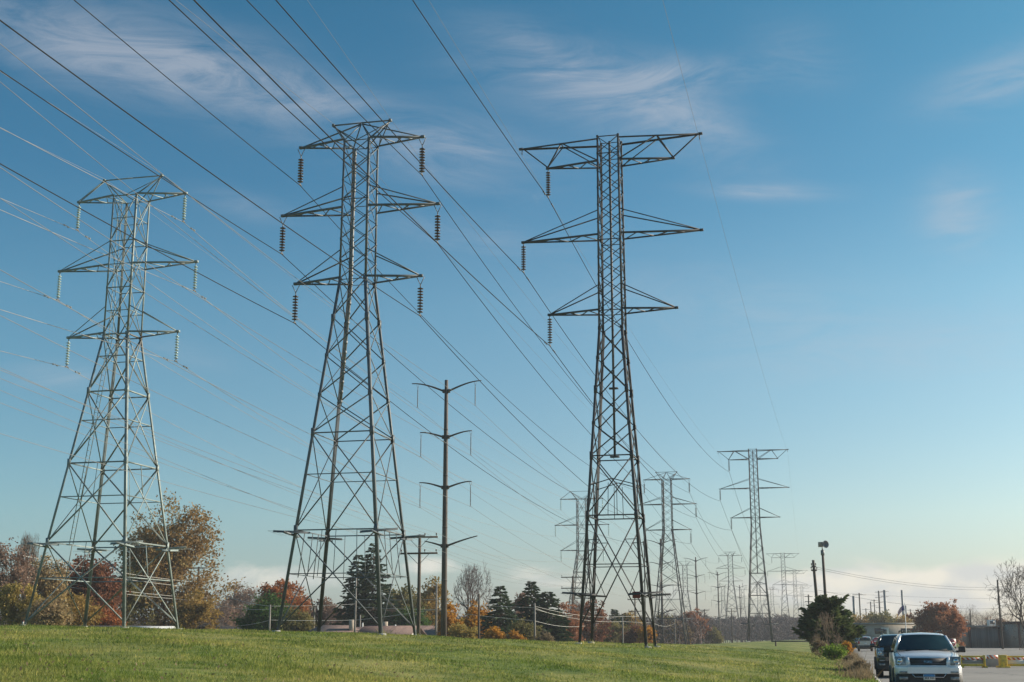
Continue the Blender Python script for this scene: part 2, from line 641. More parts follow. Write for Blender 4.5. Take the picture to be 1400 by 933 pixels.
# ------------------------------------------------------------------ lattice towers
def bars(mb, seq, n, w, off=0.0):
    """angle bars lying in a tower face with outward normal n"""
    n = np.asarray(n, float)
    for k, (p, q) in enumerate(seq):
        p, q = np.asarray(p, float), np.asarray(q, float)
        t = q - p
        t /= np.linalg.norm(t)
        a = np.cross(n, t)
        o = -n * (0.012 + off)
        mb.angle(p + o - a * w / 2, q + o - a * w / 2, w, a, -n)


def string_mesh(length, hanger, nd, disc_r, pitch=0.165):
    """insulator string hanging from (0,0,0)"""
    ins, fit, up = MB(), MB(), MB()
    z = -length + 0.20
    prof = []
    for k in range(nd):
        zz = z + k * pitch
        prof += [(0.03, zz), (disc_r * .9, zz + 0.005), (disc_r, zz + 0.02), (disc_r * 0.9, zz + 0.045), (0.05, zz + 0.075), (0.032, zz + 0.085), (0.03, zz + pitch - 0.005)]
    ins.lathe(prof, 10)
    ztop = z + nd * pitch
    if hanger > 0.2:
        for sx in (-1, 1):
            up.tube([(sx * 0.22, 0, 0), (0.0, 0, -hanger)], 0.022, 5)
        up.tube([(0, 0, -hanger + .03), (0, 0, ztop - .02)], 0.03, 6)
    else:
        up.tube([(0, 0, 0.02), (0, 0, ztop - .02)], 0.03, 6)
    fit.tube([(0, 0, z + .02), (0, 0, -length + 0.03)], 0.026, 6)
    fit.tube([(0, -0.20, -length - 0.01), (0, -0.1, -length + 0.045), (0, 0.1, -length + 0.045), (0, 0.20, -length - 0.01)], [0.025, 0.045, 0.045, 0.025], 6)
    return ins, fit, up


def lattice_tower(spec):
    """returns root Empty, list of wire attachment points (local) and footing list"""
    P = spec
    root = empty('lattice_tower')
    st = P['mat']
    H = P['width']
    hz, hw = [q[0] for q in H], [q[1] for q in H]

    def h(z):
        if z < 0:
            return hw[0] + (hw[0] - hw[1]) / (hz[1] - hz[0]) * -z
        return float(np.interp(z, hz, hw))
    ztop = hz[-1]
    lw = P['leg_w']
    for sx in (-1, 1):
        for sy in (-1, 1):
            mb = MB()
            zs = [-0.7] + hz
            for z0, z1 in zip(zs[:-1], zs[1:]):
                w = lw if z0 < hz[1] - .01 else lw * 0.72
                mb.angle((sx * h(z0), sy * h(z0), z0), (sx * h(z1), sy * h(z1), z1), w, (-sx, 0, 0), (0, -sy, 0))
            # splice plates on the leg
            for zp in P['plates']:
                mb.box((sx * (h(zp) - lw * .45), sy * (h(zp) + .008), zp), (lw * 1.25, 0.02, 0.5))
                mb.box((sx * (h(zp) + .008), sy * (h(zp) - lw * .45), zp), (0.02, lw * 1.25, 0.5))
            mb.build('leg', st, root)
            fz = P['foot'].get((sx, sy), 0.0)
            ft = MB()
            ft.lathe([(0.0, fz + .10), (0.20, fz + .10), (0.23, fz + .06), (0.24, fz - 0.9)], 12, (sx * h(fz), sy * h(fz), 0))
            ft.build('footing', M_CONC, root)
    bw = P['brace_w']
    for n, ca, cb in (((0, -1, 0), (-1, -1), (1, -1)), ((1, 0, 0), (1, -1), (1, 1)), ((0, 1, 0), (1, 1), (-1, 1)), ((-1, 0, 0), (-1, 1), (-1, -1))):
        mb = MB()

        def A(z):
            return np.array([ca[0] * h(z), ca[1] * h(z), z])

        def B(z):
            return np.array([cb[0] * h(z), cb[1] * h(z), z])

        def L(z, f):
            return A(z) * (1 - f) + B(z) * f
        for pn in P['panels']:
            z0, z1 = pn[0], pn[1]
            kind = pn[2]
            w = bw * (0.72 if z0 > hz[1] - .1 else 1.0)
            bars(mb, [(A(z0), B(z1))], n, w)
            bars(mb, [(B(z0), A(z1))], n, w, 0.03)
            zc = z0 + (z1 - z0) * h(z0) / (h(z0) + h(z1))
            gd = B(z1) - A(z1)
            gd /= np.linalg.norm(gd)
            for C_, sg_ in ((A, 1), (B, -1)):
                gs_ = .11 if z0 < hz[1] - .1 else .07
                c_ = C_(z1) + gd * sg_ * gs_ * .8
                no = np.asarray(n, float) * .006
                mb.hexa([c_ - gd * gs_ - [0, 0, gs_] - no, c_ + gd * gs_ - [0, 0, gs_] - no, c_ + gd * gs_ - [0, 0, gs_] + no, c_ - gd * gs_ - [0, 0, gs_] + no,
                         c_ - gd * gs_ + [0, 0, gs_] - no, c_ + gd * gs_ + [0, 0, gs_] - no, c_ + gd * gs_ + [0, 0, gs_] + no, c_ - gd * gs_ + [0, 0, gs_] + no])
            if 'h' in kind:
                bars(mb, [(A(z1), B(z1))], n, w * 1.1, 0.06)
            if 'm' in kind:
                bars(mb, [(A(zc), B(zc))], n, w * 0.8, 0.06)
            if 'v' in kind:        # hangers from the upper strut to the crossing, and struts to the lower diagonals
                bars(mb, [(L(z1, .5) * 1, L(zc, .5))], n, w * .6, 0.09)
            if 's' in kind:        # redundant members between legs and diagonals
                for f, C in ((0, A), (1, B)):
                    zl = z0 + (zc - z0) * .5
                    fl = (0.5 * (zc - z0) / (z1 - z0))
                    pd = (L(z0, 0) * (1 - fl) + L(z1, 1) * fl) if f == 0 else (L(z0, 1) * (1 - fl) + L(z1, 0) * fl)
                    bars(mb, [(C(zc), pd)], n, w * .65, 0.09)
                    zu = zc + (z1 - zc) * .5
                    fu = (zu - z0) / (z1 - z0)
                    pu = (L(z0, 1) * (1 - fu) + L(z1, 0) * fu) if f == 0 else (L(z0, 0) * (1 - fu) + L(z1, 1) * fu)
                    bars(mb, [(C(zc), pu), (C(zu), pu)], n, w * .65, 0.09)
            if 'g' in kind:        # gable strut and twin hangers
                mid = L(zc + .25, .5)
                bars(mb, [(A(zc - .15), mid), (mid, B(zc - .15))], n, w * .8, 0.09)
                for f in (.42, .6):
                    bars(mb, [(L(zc, f), L(z0, f))], n, w * .6, 0.12)
        for (za, fa, zb, fb) in P.get('extra', []):
            bars(mb, [(L(za, fa), L(zb, fb))], n, bw * .65, 0.10)
        mb.build('face_bracing', st, root)
    # inside frame at arm levels
    attach = []
    aw = P['arm_w']
    for lv in P['arms']:
        za, Lx, zu = lv['z'], lv['L'], lv['up']
        for sx in (-1, 1):
            mb = MB()
            hb = h(za)
            tip = np.array([sx * Lx, 0, za])
            for sy in (-1, 1):
                c = np.array([sx * hb, sy * hb, za])
                e = tip + np.array([0, sy * 0.05, 0])
                mb.angle(c, e, aw, (0, 0, 1), (0, -sy, 0))
                if lv['kind'] == 'tie':
                    hu = h(zu)
                    mb.angle(np.array([sx * hu, sy * hu, zu]), e + np.array([0, 0, aw]), aw * .62, (0, 0, -1), (0, -sy, 0))
            # lacing between the two lower chords
            kk = 5
            for q in range(kk):
                f0, f1 = q / kk, (q + 1) / kk
                sg = 1 if q % 2 == 0 else -1
                p0 = np.array([sx * (hb + (Lx - hb) * f0), sg * hb * (1 - f0), za + .02])
                p1 = np.array([sx * (hb + (Lx - hb) * f1), -sg * hb * (1 - f1), za + .02])
                if q < kk - 1:
                    mb.angle(p0, p1, aw * .45, (0, 1, 0), (0, 0, 1))
            fm = .52
            mb.angle(np.array([sx * (hb + (Lx - hb) * fm), -hb * (1 - fm), za + .05]), np.array([sx * (hb + (Lx - hb) * fm), hb * (1 - fm), za + .05]), aw * .5, (1, 0, 0), (0, 0, 1))
            mb.box((sx * (Lx + .02), 0, za + .06), (0.22, 0.16, 0.14))
            if lv['kind'] == 'peak':
                pk = np.array([sx * lv['px'], 0, lv['pz']])
                for sy in (-1, 1):
                    mb.angle(np.array([sx * h(ztop), sy * h(ztop), ztop]), pk, aw * .6, (-sx, 0, 0), (0, -sy, 0))
                    mb.angle(np.array([-sx * h(ztop) * .0, sy * h(ztop), ztop]), pk + np.array([0, 0, -.04]), aw * .5, (0, 0, -1), (0, -sy, 0))
                if lv.get('tip_to_peak'):
                    for sy in (-1, 1):
                        mb.angle(tip + np.array([0, sy * .05, aw]), pk + np.array([0, sy * .03, -.03]), aw * .55, (0, 0, 1), (0, sy, 0))
                cen = np.array([0, 0, lv['pz'] + .01])
                mb.angle(pk, cen, aw * .62, (0, 0, 1), (0, 1, 0))
                for sy in (-1, 1):
                    if lv.get('tip_to_peak'):
                        continue
                    mb.angle(tip * np.array([.98, 1, 1]) + np.array([0, sy * .03, aw]), cen * np.array([1, 1, 1]) + np.array([sx * .05, sy * .05, -.03]), aw * .5, (0, 0, -1), (0, -sy, 0))
                    mb.angle(np.array([sx * h(ztop), sy * h(ztop), ztop]), cen + np.array([sx * .03, sy * .03, -.05]), aw * .5, (0, 0, -1), (0, -sy, 0))
                mb.box(pk + np.array([0, 0, .02]), (0.14, 0.2, 0.14))
                attach.append(('gw', sx, pk + np.array([0, 0, .12])))
            if lv['kind'] == 'truss':
                L2, z2 = lv['L2'], lv['z2']
                hu = h(z2)
                up = np.array([sx * L2, 0, z2])
                for sy in (-1, 1):
                    c = np.array([sx * hu, sy * hu, z2])
                    mb.angle(c, up + np.array([0, sy * .05, 0]), aw, (0, 0, -1), (0, -sy, 0))
                    fx = .47
                    nd = c + (up - c) * fx + np.array([0, 0, -.03])
                    nd[1] = sy * hu * (1 - fx)
                    mb.angle(tip + np.array([0, sy * .04, aw]), nd, aw * .7, (0, 0, 1), (0, -sy, 0))
                    mb.angle(np.array([sx * hb, sy * hb, za + .05]), nd + np.array([0, -sy * .02, 0]), aw * .7, (0, 0, 1), (0, -sy, 0))
                mb.angle(tip + np.array([sx * .05, 0, aw]), up, aw * .7, (0, 0, 1), (0, 1, 0))
                for fq in (.47, .75):
                    yq = hu * (1 - fq) - .02
                    xq = sx * (hu + (L2 - hu) * fq)
                    mb.angle((xq, -yq, z2 - .05), (xq, yq, z2 - .05), aw * .5, (1, 0, 0), (0, 0, -1))
                mb.box(up + np.array([sx * .06, 0, -.03]), (0.26, 0.2, 0.12))
                mb.tube([up + np.array([0, 0, -.08]), up + np.array([0, 0, -.42])], 0.03, 5)
                attach.append(('gw', sx, up + np.array([0, 0, -.46])))
            mb.build('crossarm', st, root)
            if sx in P['string_sides']:
                s = P['string']
                ins, fit, hgr = string_mesh(s['len'], s['hang'], s['n'], s['r'])
                io = ins.build('insulator_string', s['mat'], root, smooth=True)
                io.location = (sx * Lx, 0, za - .01)
                fit.build('clamp', M_FIT, io)
                hgr.build('hanger', M_FIT, io)
                attach.append((lv['name'], sx, np.array([sx * Lx, 0, za - s['len'] - .01])))
    # top frame of the body
    # anti climbing guards
    zg = P['guard']
    for sx in (-1, 1):
        for sy in (-1, 1):
            mb = MB()
            g = h(zg)
            yy, xx = sy * (g + .06), sx * (g + .06)
            mb.angle((sx * (g - .9), yy, zg - .22), (sx * (g + 1.15), yy, zg - .1), .11, (0, 0, 1), (0, sy, 0))
            mb.angle((xx, sy * (g - .9), zg - .34), (xx, sy * (g + 1.15), zg - .22), .10, (0, 0, 1), (sx, 0, 0))
            for k in range(4):
                f = .25 + k * .27
                mb.tube([(sx * (g - .7), sy * (g + .1 + f * .8), zg - .12), (sx * (g + f), sy * (g + f * .9), zg - .15 + .02 * k), (sx * (g + .1 + f * .8), sy * (g - .7), zg - .24)], .006, 4)
            mb.build('climbing_guard', st, root)
    if P.get('ladder'):
        mb = MB()
        z0, z1 = P['ladder']
        zs = np.arange(z0, z1, 0.33)
        for s in (-1, 1):
            mb.tube([(-h(z) + .12, -.12 * 1 + s * .2, z) for z in (z0, hz[1], z1)], .022, 5)
        for z in zs:
            mb.tube([(-h(z) + .12, -.32, z), (-h(z) + .12, .08, z)], .014, 4)
        mb.build('ladder', st, root)
    if P.get('pipe'):
        mb = MB()
        z0, z1 = P['pipe']
        cx = P['pipe_at']
        if cx == 'centre':
            mb.tube([(0, 0, z0), (0, 0, z1)], .075, 8)
            for zz in (15.4, z0 + .05):
                mb.box((0, 0, zz), (.55, .3, .09))
            mb.build('riser_pipe', M_STEEL_DARK, root)
        else:
            mb.tube([(-h(z) + .2, h(z) - .2, z) for z in (z0, hz[1], z1)], .085, 8)
            for zz in np.arange(z0, z1, .55):
                mb.tube([(-h(zz) + .2, h(zz) - .2, zz), (-h(zz) + .2, h(zz) - .2, zz + .16)], .11, 8)
            mb.build('riser_pipe', M_POLE_GREY, root)
    if P.get('steps'):
        mb = MB()
        for k, z in enumerate(np.arange(3.2, ztop - 1, .45)):
            dx, dy = (.16, 0) if k % 2 else (0, -.16)
            p = np.array([h(z), -h(z), z])
            mb.tube([p, p + np.array([dx, dy, 0])], .012, 4)
        mb.build('climbing_steps', st, root)
    return root, attach


spec_left = dict(mat=M_STEEL_PALE, width=[(0, 3.2), (17.55, 0.85), (26.45, 0.83)], leg_w=.15, brace_w=.07, arm_w=.095, plates=[4.86, 9.54, 13.93],
                 panels=[(0.25, 4.86, 'hmv'), (4.86, 9.54, 'hmv'), (9.54, 13.93, 'hm'), (13.93, 17.55, 'hm'), (17.55, 20.5, 'hm'), (20.5, 23.5, 'hm'), (23.5, 26.45, 'hm')],
                 arms=[dict(name='low', z=17.6, L=3.70, up=19.3, kind='tie'), dict(name='mid', z=21.95, L=4.68, up=23.5, kind='tie'),
                       dict(name='top', z=26.45, L=3.68, up=0, kind='peak', px=2.0, pz=27.8, tip_to_peak=True)],
                 string=dict(len=1.82, hang=0.0, n=9, r=.125, mat=M_GLASS_DISC), string_sides=(-1, 1), guard=4.86, ladder=(4.9, 26.2), foot={})
spec_mid = dict(mat=M_STEEL, width=[(0, 2.85), (19.2, 0.81), (27.35, 0.78)], leg_w=.165, brace_w=.056, arm_w=.105, plates=[5.3, 10.5, 16.9],
                panels=[(0.25, 5.3, 'hmv'), (5.3, 10.5, 'hm'), (10.5, 12.6, ''), (12.6, 14.8, ''), (14.8, 17.0, ''), (17.0, 19.2, '')]
                + [(19.2 + k * 1.164, 19.2 + (k + 1) * 1.164, 'h' if k in (3, 6) else '') for k in range(7)],
                extra=[(5.3, .33, 2.9, .33), (5.3, .75, 2.9, .75), (19.2, 0, 19.2, 1)],
                arms=[dict(name='low', z=19.25, L=3.68, up=20.9, kind='tie'), dict(name='mid', z=23.35, L=4.62, up=24.6, kind='tie'),
                      dict(name='top', z=27.4, L=3.66, up=0, kind='peak', px=1.72, pz=28.62)],
                string=dict(len=2.22, hang=0.45, n=9, r=.17, mat=M_BROWN_DISC), string_sides=(-1, 1), guard=5.3, pipe=(12.6, 27.3), pipe_at='leg', foot={})
spec_right = dict(mat=M_STEEL_DARK, width=[(0, 2.02), (19.1, 0.78), (31.75, 0.72)], leg_w=.165, brace_w=.066, arm_w=.105, plates=[7.5, 11.1, 15.2],
                  panels=[(0.9, 7.5, 'hms'), (7.5, 11.1, 'hg'), (11.1, 13.1, ''), (13.1, 15.2, ''), (15.2, 17.2, ''), (17.2, 19.1, '')]
                  + [(19.1 + k * 1.15, 19.1 + (k + 1) * 1.15, 'h' if k in (0, 4, 9, 10) else '') for k in range(11)],
                  arms=[dict(name='low', z=20.25, L=4.0, up=21.9, kind='tie'), dict(name='mid', z=25.15, L=5.7, up=26.8, kind='tie'),
                        dict(name='top', z=30.05, L=4.05, up=0, kind='truss', L2=5.78, z2=31.62)],
                  string=dict(len=1.95, hang=0.0, n=10, r=.16, mat=M_BROWN_DISC), string_sides=(-1,), guard=3.0, pipe=(11.1, 31.6), pipe_at='centre', foot={})


def put_tower(spec, px, py, Y):
    b = at(px, py, Y)
    for sx in (-1, 1):
        for sy in (-1, 1):
            hb = spec['width'][0][1]
            lx, ly = sx * hb, sy * hb
            wx = b[0] + lx * cos(PHI) + ly * sin(PHI)
            wy = b[1] - lx * sin(PHI) + ly * cos(PHI)
            spec['foot'][(sx, sy)] = ground(wx, wy) - b[2]
    root, att = lattice_tower(spec)
    root.location = [float(q) for q in b]
    root.rotation_euler = (0, 0, -PHI)
    return root, att


def to_world(root_loc, p, rz=-PHI):
    c, s = cos(rz), sin(rz)
    return np.array([root_loc[0] + p[0] * c - p[1] * s, root_loc[1] + p[0] * s + p[1] * c, root_loc[2] + p[2]])


tL, attL = put_tower(spec_left, 141, 859, 79)
tag(tL, 'pale galvanised lattice pylon at far left, with ladder and glass insulators', 'electricity pylon', 'lattice pylons across the field')
tM, attM = put_tower(spec_mid, 476, 867, 71)
tag(tM, 'tall grey lattice pylon second from left, dark brown insulators on both sides', 'electricity pylon', 'lattice pylons across the field')
tR, attR = put_tower(spec_right, 845, 881, 80)
tag(tR, 'dark flat-topped lattice pylon in the foreground carrying wires on its left only', 'electricity pylon', 'lattice pylons across the field')

# red notice hung on the right foreground pylon
sg = MB()
sg.box((1.42, -1.84, 2.80), (.46, .03, .38))
M_RED = mat('red_paint', (0.20, 0.03, 0.035), (0.15, 0.025, 0.03), 4, 0.6)
sg.build('notice_board', M_RED, tR)

# ---- distant towers of the same three lines
WHICH = {'L': (tL, attL, spec_left, 27.8), 'M': (tM, attM, spec_mid, 28.6), 'R': (tR, attR, spec_right, 31.62)}


def merged(root, name):
    """one light mesh of a whole tower for far copies"""
    mb = MB()
    for o in [c for c in root.children_recursive if c.type == 'MESH']:
        if o.name.split('.')[0] in ('footing', 'climbing_steps', 'riser_pipe', 'clamp', 'notice_board', 'ladder'):
            continue
        me = o.data
        V = np.empty(len(me.vertices) * 3)
        me.vertices.foreach_get('co', V)
        V = V.reshape(-1, 3) + np.array(o.location)
        q = np.array([p.vertices[:] for p in me.polygons if len(p.vertices) == 4])
        t3 = [p.vertices[:] for p in me.polygons if len(p.vertices) == 3]
        mb.add(V, [q] + ([np.array(t3)] if t3 else []))
    me = mb.mesh(name)
    me.materials.append(M_STEEL_FAR)
    return me


def far_spot(px, py_top, H):
    lo = None
    for Y in np.arange(120, 1500, 0.5):
        q = at(px, py_top, Y)
        g = ground(q[0], Y) if Y < 300 else 0.3
        e = abs(q[2] - g - H)
        if lo is None or e < lo[0]:
            lo = (e, Y, q[0], g)
    return np.array([lo[2], lo[1], lo[3]])


far_list = [('L', 795, 672, 'grey lattice pylon seen behind the dark flat-topped foreground pylon'),
            ('M', 911, 646, 'mid-distance lattice pylon just right of the dark flat-topped foreground pylon'),
            ('R', 1029, 616, 'mid-distance flat-topped lattice pylon, the tallest right of the foreground')]
CHAIN = {'L': [np.array(tL.location)], 'M': [np.array(tM.location)], 'R': [np.array(tR.location)]}
for kk, px, py, lab in far_list:
    src, att, sp, H = WHICH[kk]
    p = far_spot(px, py, H)
    c = copy_tree(src)
    c.location = [float(q) for q in p]
    c['label'] = lab
    CHAIN[kk].append(p)
    for ch in c.children_recursive:
        if ch.name.startswith('notice_board'):
            bpy.data.objects.remove(ch)
            continue
        if ch.name.split('.')[0] == 'footing':
            ch.location.z -= 0.0
        if ch.type == 'MESH' and ch.name.split('.')[0] in ('leg', 'face_bracing', 'crossarm', 'climbing_guard', 'ladder', 'climbing_steps'):
            ch.data = ch.data
            ch.material_slots[0].link = 'OBJECT'
            ch.material_slots[0].material = M_STEEL_FAR
far_meshes = {k: merged(WHICH[k][0], 'lattice_tower') for k in WHICH}
far2 = [('L', 936, 768, 'small faded lattice pylon showing through the legs of the mid-distance pylon'),
        ('M', 998, 755, 'faded lattice pylon with flared top left of the tallest mid-distance pylon'),
        ('R', 1070, 757, 'faded flat-topped lattice pylon right of the tallest mid-distance pylon'),
        ('L', 988, 799, 'tiny hazy lattice pylon left of and behind the faded flared pylon'),
        ('M', 1037, 796, 'tiny hazy lattice pylon seen through the legs of the tallest mid-distance pylon'),
        ('R', 1086, 780, 'hazy flat-topped pylon immediately right of the faded flat-topped one'),
        ('M', 1055, 803, 'tiny hazy pylon between the mid-distance flat-topped pylon and its faded follower'),
        ('R', 1096, 801, 'farthest tiny flat-topped pylon, just left of the round cedar'),
        ('L', 1015, 803, 'tiny hazy pylon just right of the faded flared pylon')]
for kk, px, py, lab in far2:
    p = far_spot(px, py, WHICH[kk][3])
    o = bpy.data.objects.new('lattice_tower', far_meshes[kk])
    col.objects.link(o)
    o.location = [float(q) for q in p]
    o.rotation_euler = (0, 0, -PHI)
    tag(o, lab, 'electricity pylon', 'lattice pylons across the field')
    CHAIN[kk].append(p)


# ------------------------------------------------------------------ wires
DH = np.array([sin(PHI), cos(PHI), 0.0])
EH = np.array([cos(PHI), -sin(PHI), 0.0])


def back_span(S, exit_px, k=0.0005, reach=105.0, slope=None):
    """wire from S back over the viewer's head; passes the direction exit_px"""
    if slope is None:
        d = photo_ray(*exit_px)
        q = np.dot(S - np.array([0, 0, EYE]), EH) / np.dot(d, EH)
        Q = np.array([0, 0, EYE]) + d * q
        t = np.dot(Q - S, DH)
        slope = (Q[2] - S[2] - k * t * t) / t
    ts_ = np.linspace(-reach, 0, 36)
    return [S + DH * t + np.array([0, 0, slope * t + k * t * t]) for t in ts_]


def span(A_, B_, k=0.0006, n=22):
    A_, B_ = np.asarray(A_), np.asarray(B_)
    Ln = np.linalg.norm((B_ - A_)[:2])
    return [A_ + (B_ - A_) * f - np.array([0, 0, k / 1.0 * Ln * Ln * f * (1 - f)]) for f in np.linspace(0, 1, n)]


def wire(paths, r, m, label, group, name='power_line', dampers=()):
    pts = []
    for p in paths:
        pts += list(p) if not pts else list(p)[1:]
    mb = MB()
    mb.tube(pts, r, 5)
    o = mb.build(name, m, smooth=True)
    tag(o, label, 'power line', group)
    for c, dv in dampers:
        d = MB()
        for s in (-1, 1):
            p = c + dv * s * 1.25
            d.tube([p + np.array([0, 0, 0]), p + np.array([0, 0, -.07])], .02, 5)
            d.tube([p + np.array([0, 0, -.07]) - dv * .26, p + np.array([0, 0, -.07]) - dv * .12], [.055, .04], 6)
            d.tube([p + np.array([0, 0, -.07]) + dv * .12, p + np.array([0, 0, -.07]) + dv * .26], [.04, .055], 6)
            d.tube([p + np.array([0, 0, -.07]) - dv * .2, p + np.array([0, 0, -.07]) + dv * .2], .012, 4)
        d.build('vibration_damper', M_FIT if m is not M_WIRE_PALE else M_POLE_GREY, o)
    return o


EXITS = {
    'L': {('top', -1): (0, 271), ('mid', -1): (0, 385), ('low', -1): (0, 480), ('top', 1): (0, 174.5), ('mid', 1): (0, 287), ('low', 1): (0, 423.5),
          ('gw', -1): (0, 175.5), ('gw', 1): (0, 98)},
    'M': {('top', -1): (101, 0), ('mid', -1): (0, 96.5), ('low', -1): (0, 224), ('top', 1): (337, 0), ('mid', 1): (231, 0), ('low', 1): (0, 28),
          ('gw', -1): (240, 0), ('gw', 1): (420, 0)},
    'R': {('top', -1): (564, 0), ('mid', -1): (377, 0), ('low', -1): (265, 0), ('gw', -1): (586, 0), ('gw', 1): (906, 0)}}
TNAME = {'L': 'leftmost pylon', 'M': 'second pylon from left', 'R': 'dark flat-topped foreground pylon'}
LVL = {'top': 'upper', 'mid': 'middle', 'low': 'lower'}
for kk in 'LMR':
    src, att, sp, H = WHICH[kk]
    chain = CHAIN[kk]
    chain = sorted(chain, key=lambda q: q[1])[:3 if kk != 'R' else 3]
    for nm, sx, p in att:
        S = to_world(chain[0], p)
        k = 0.0005 if nm != 'gw' else 0.0002
        paths = [back_span(S, EXITS[kk][(nm, sx)], k)]
        for c0, c1 in zip(chain[:-1], chain[1:]):
            A_, B_ = to_world(c0, p), to_world(c1, p)
            far = np.linalg.norm(B_ - A_) > 200
            paths.append(span(A_, B_, (0.00055 if nm != 'gw' else 0.00022) * (0.5 if far else 1)))
        side = 'left' if sx < 0 else 'right'
        if nm == 'gw':
            lab = 'thin earth wire strung from the top %s corner of the %s' % (side, TNAME[kk])
            wire(paths, 0.009, M_WIRE_MID if kk != 'L' else M_WIRE_PALE, lab, 'wires between the pylons', 'earth_wire')
        else:
            lab = 'conductor wire held by the %s %s insulator of the %s' % (LVL[nm], side, TNAME[kk])
            dmp = [(S + np.array([0, 0, -.01]), DH)] if kk != 'M' else []
            wire(paths, {'L': 0.016, 'M': 0.022, 'R': 0.024}[kk], M_WIRE_PALE if kk == 'L' else M_WIRE_DARK, lab, 'wires between the pylons', dampers=dmp)


# ------------------------------------------------------------------ steel poles with curved arms
def davit_pole(Hp):
    root = empty('transmission_pole')
    mb = MB()
    mb.tube([(0, 0, -0.8), (0, 0, Hp * .3), (0, 0, Hp * .7), (0, 0, Hp)], [.235, .215, .18, .14], 14)
    for z in (.22, .42, .62, .8):
        mb.lathe([(.0, 0), (0.25 - .09 * z, 0), (0.25 - .09 * z, .14), (0, .14)], 14, (0, 0, Hp * z))
    mb.build('pole', M_CORTEN, root, smooth=False)
    att = []
    for name, zr, tipr, up, ins in (('top', Hp * .955, 2.9, .75, 1), ('mid', Hp * .773, 2.15, .45, 1), ('low', Hp * .576, 2.15, .45, 1), ('base', Hp * .352, 2.65, .75, 0)):
        for sx in (-1, 1):
            mb = MB()
            tr = tipr * (.62 if (name == 'base' and sx < 0) else 1)
            uu = up * (.55 if (name == 'base' and sx < 0) else 1)
            f = np.linspace(0, 1, 9)
            pts = [(sx * (.15 + (tr - .15) * q), 0, zr + uu * (1.55 * q - .55 * q ** 3 if ins else 1.25 * q - .25 * q * q)) for q in f]
            mb.tube(pts, .085 - .045 * f, 7)
            mb.box((sx * .22, 0, zr + .02), (.16, .24, .28))
            mb.build('curved_arm', M_CORTEN, root, smooth=True)
            if ins:
                xi = tr - (.5 if name == 'top' else .08)
                zi = float(np.interp(xi, [abs(q[0]) for q in pts], [q[2] for q in pts])) - .08
                m2 = MB()
                prof = []
                for q in range(14):
                    zz = -1.75 + q * .1
                    prof += [(.03, zz), (.055, zz + .02), (.03, zz + .05)]
                m2.lathe([(.012, -1.85)] + prof + [(.015, -.3)], 8)
                io = m2.build('insulator_string', M_GREY_DISC, root, smooth=True)
                io.location = (sx * xi, 0, zi)
                m3 = MB()
                for s in (-1, 1):
                    m3.tube([(s * .1, 0, 0.02), (0, 0, -.32)], .014, 4)
                m3.build('hanger', M_FIT, io)
                m3 = MB()
                m3.tube([(0, -.25, -1.9), (0, 0, -1.84), (0, .25, -1.9)], [.02, .035, .02], 5)
                m3.build('clamp', M_FIT, io)
                att.append((name, sx, np.array([sx * xi, 0, zi - 1.88])))
    return root, att


PH = 20.4
pole0, patt = davit_pole(PH)
pp = at(606.5, 873, 104)
pp[2] = at(608, 520, 104)[2] - PH
PCH = [pp]
poles = [(None, None, 'tall brown steel pole with four pairs of curved arms, nearest of its row'),
         (903, 737, 'steel pole with curved arms at the left legs of the mid-distance pylon'),
         (951, 762, 'steel pole with curved arms standing clear right of the mid-distance pylon'),
         (981, 782, 'steel pole with curved arms left of the faded flared pylon'),
         (1011, 800, 'small hazy steel pole between the faded flared and tallest mid-distance pylons')]
for k, (px, py, lab) in enumerate(poles):
    o = pole0 if k == 0 else copy_tree(pole0)
    p = pp if k == 0 else far_spot(px, py, PH)
    if k:
        PCH.append(p)
    o.location = [float(q) for q in p]
    o.rotation_euler = (0, 0, -PHI)
    tag(o, lab, 'power pole', 'steel poles with curved arms')
PEX = {('top', -1): (0, 112), ('top', 1): (0, 60), ('mid', -1): (0, 271), ('mid', 1): (0, 229), ('low', -1): (0, 431.5), ('low', 1): (0, 369)}
for nm, sx, p in patt:
    S = to_world(PCH[0], p)
    paths = [back_span(S, PEX[(nm, sx)], 0.0005, 150)]
    for c0, c1 in zip(PCH[:3], PCH[1:4]):
        paths.append(span(to_world(c0, p), to_world(c1, p), .00045))
    wire(paths, 0.013, M_WIRE_MID, 'thin wire held by the %s %s insulator of the brown steel pole' % (LVL[nm], 'left' if sx < 0 else 'right'), 'wires along the steel poles')


# ------------------------------------------------------------------ timber utility poles
def utility_pole(h_, arms, r=.15, wood=M_WOOD, rz=-PHI, pins=3, drum=False, lean=0.0):
    root = empty('utility_pole')
    mb = MB()
    mb.tube([(0, 0, -.6), (lean * .5, 0, h_ * .5), (lean, 0, h_)], [r, r * .88, r * .7], 10)
    mb.build('pole', wood, root)
    att = []
    for za, half in arms:
        a = MB()
        lx = lean * za / h_
        a.box((lx, -r - .05, za), (half * 2, .11, .13))
        ca = a.build('crossarm', wood, root)
        br = MB()
        for s in (-1, 1):
            br.tube([(lx + s * half * .55, -r - .08, za - .06), (lx + s * .04, -r - .02, za - half * .55)], .02, 4)
        br.build('brace', M_FIT, ca)
        pn = MB()
        for x in np.linspace(-half * .93, half * .93, pins):
            if abs(x) < .1 and pins == 3:
                x = half * .32
            pn.lathe([(.02, za + .05), (.02, za + .16), (.055, za + .17), (.05, za + .26), (.03, za + .30), (0, za + .31)], 8, (lx + x, -r - .05, 0))
            att.append(np.array([lx + x, -r - .05, za + .30]))
        pn.build('pin_insulator', M_BROWN_DISC, ca)
    root.rotation_euler = (0, 0, rz)
    return root, att


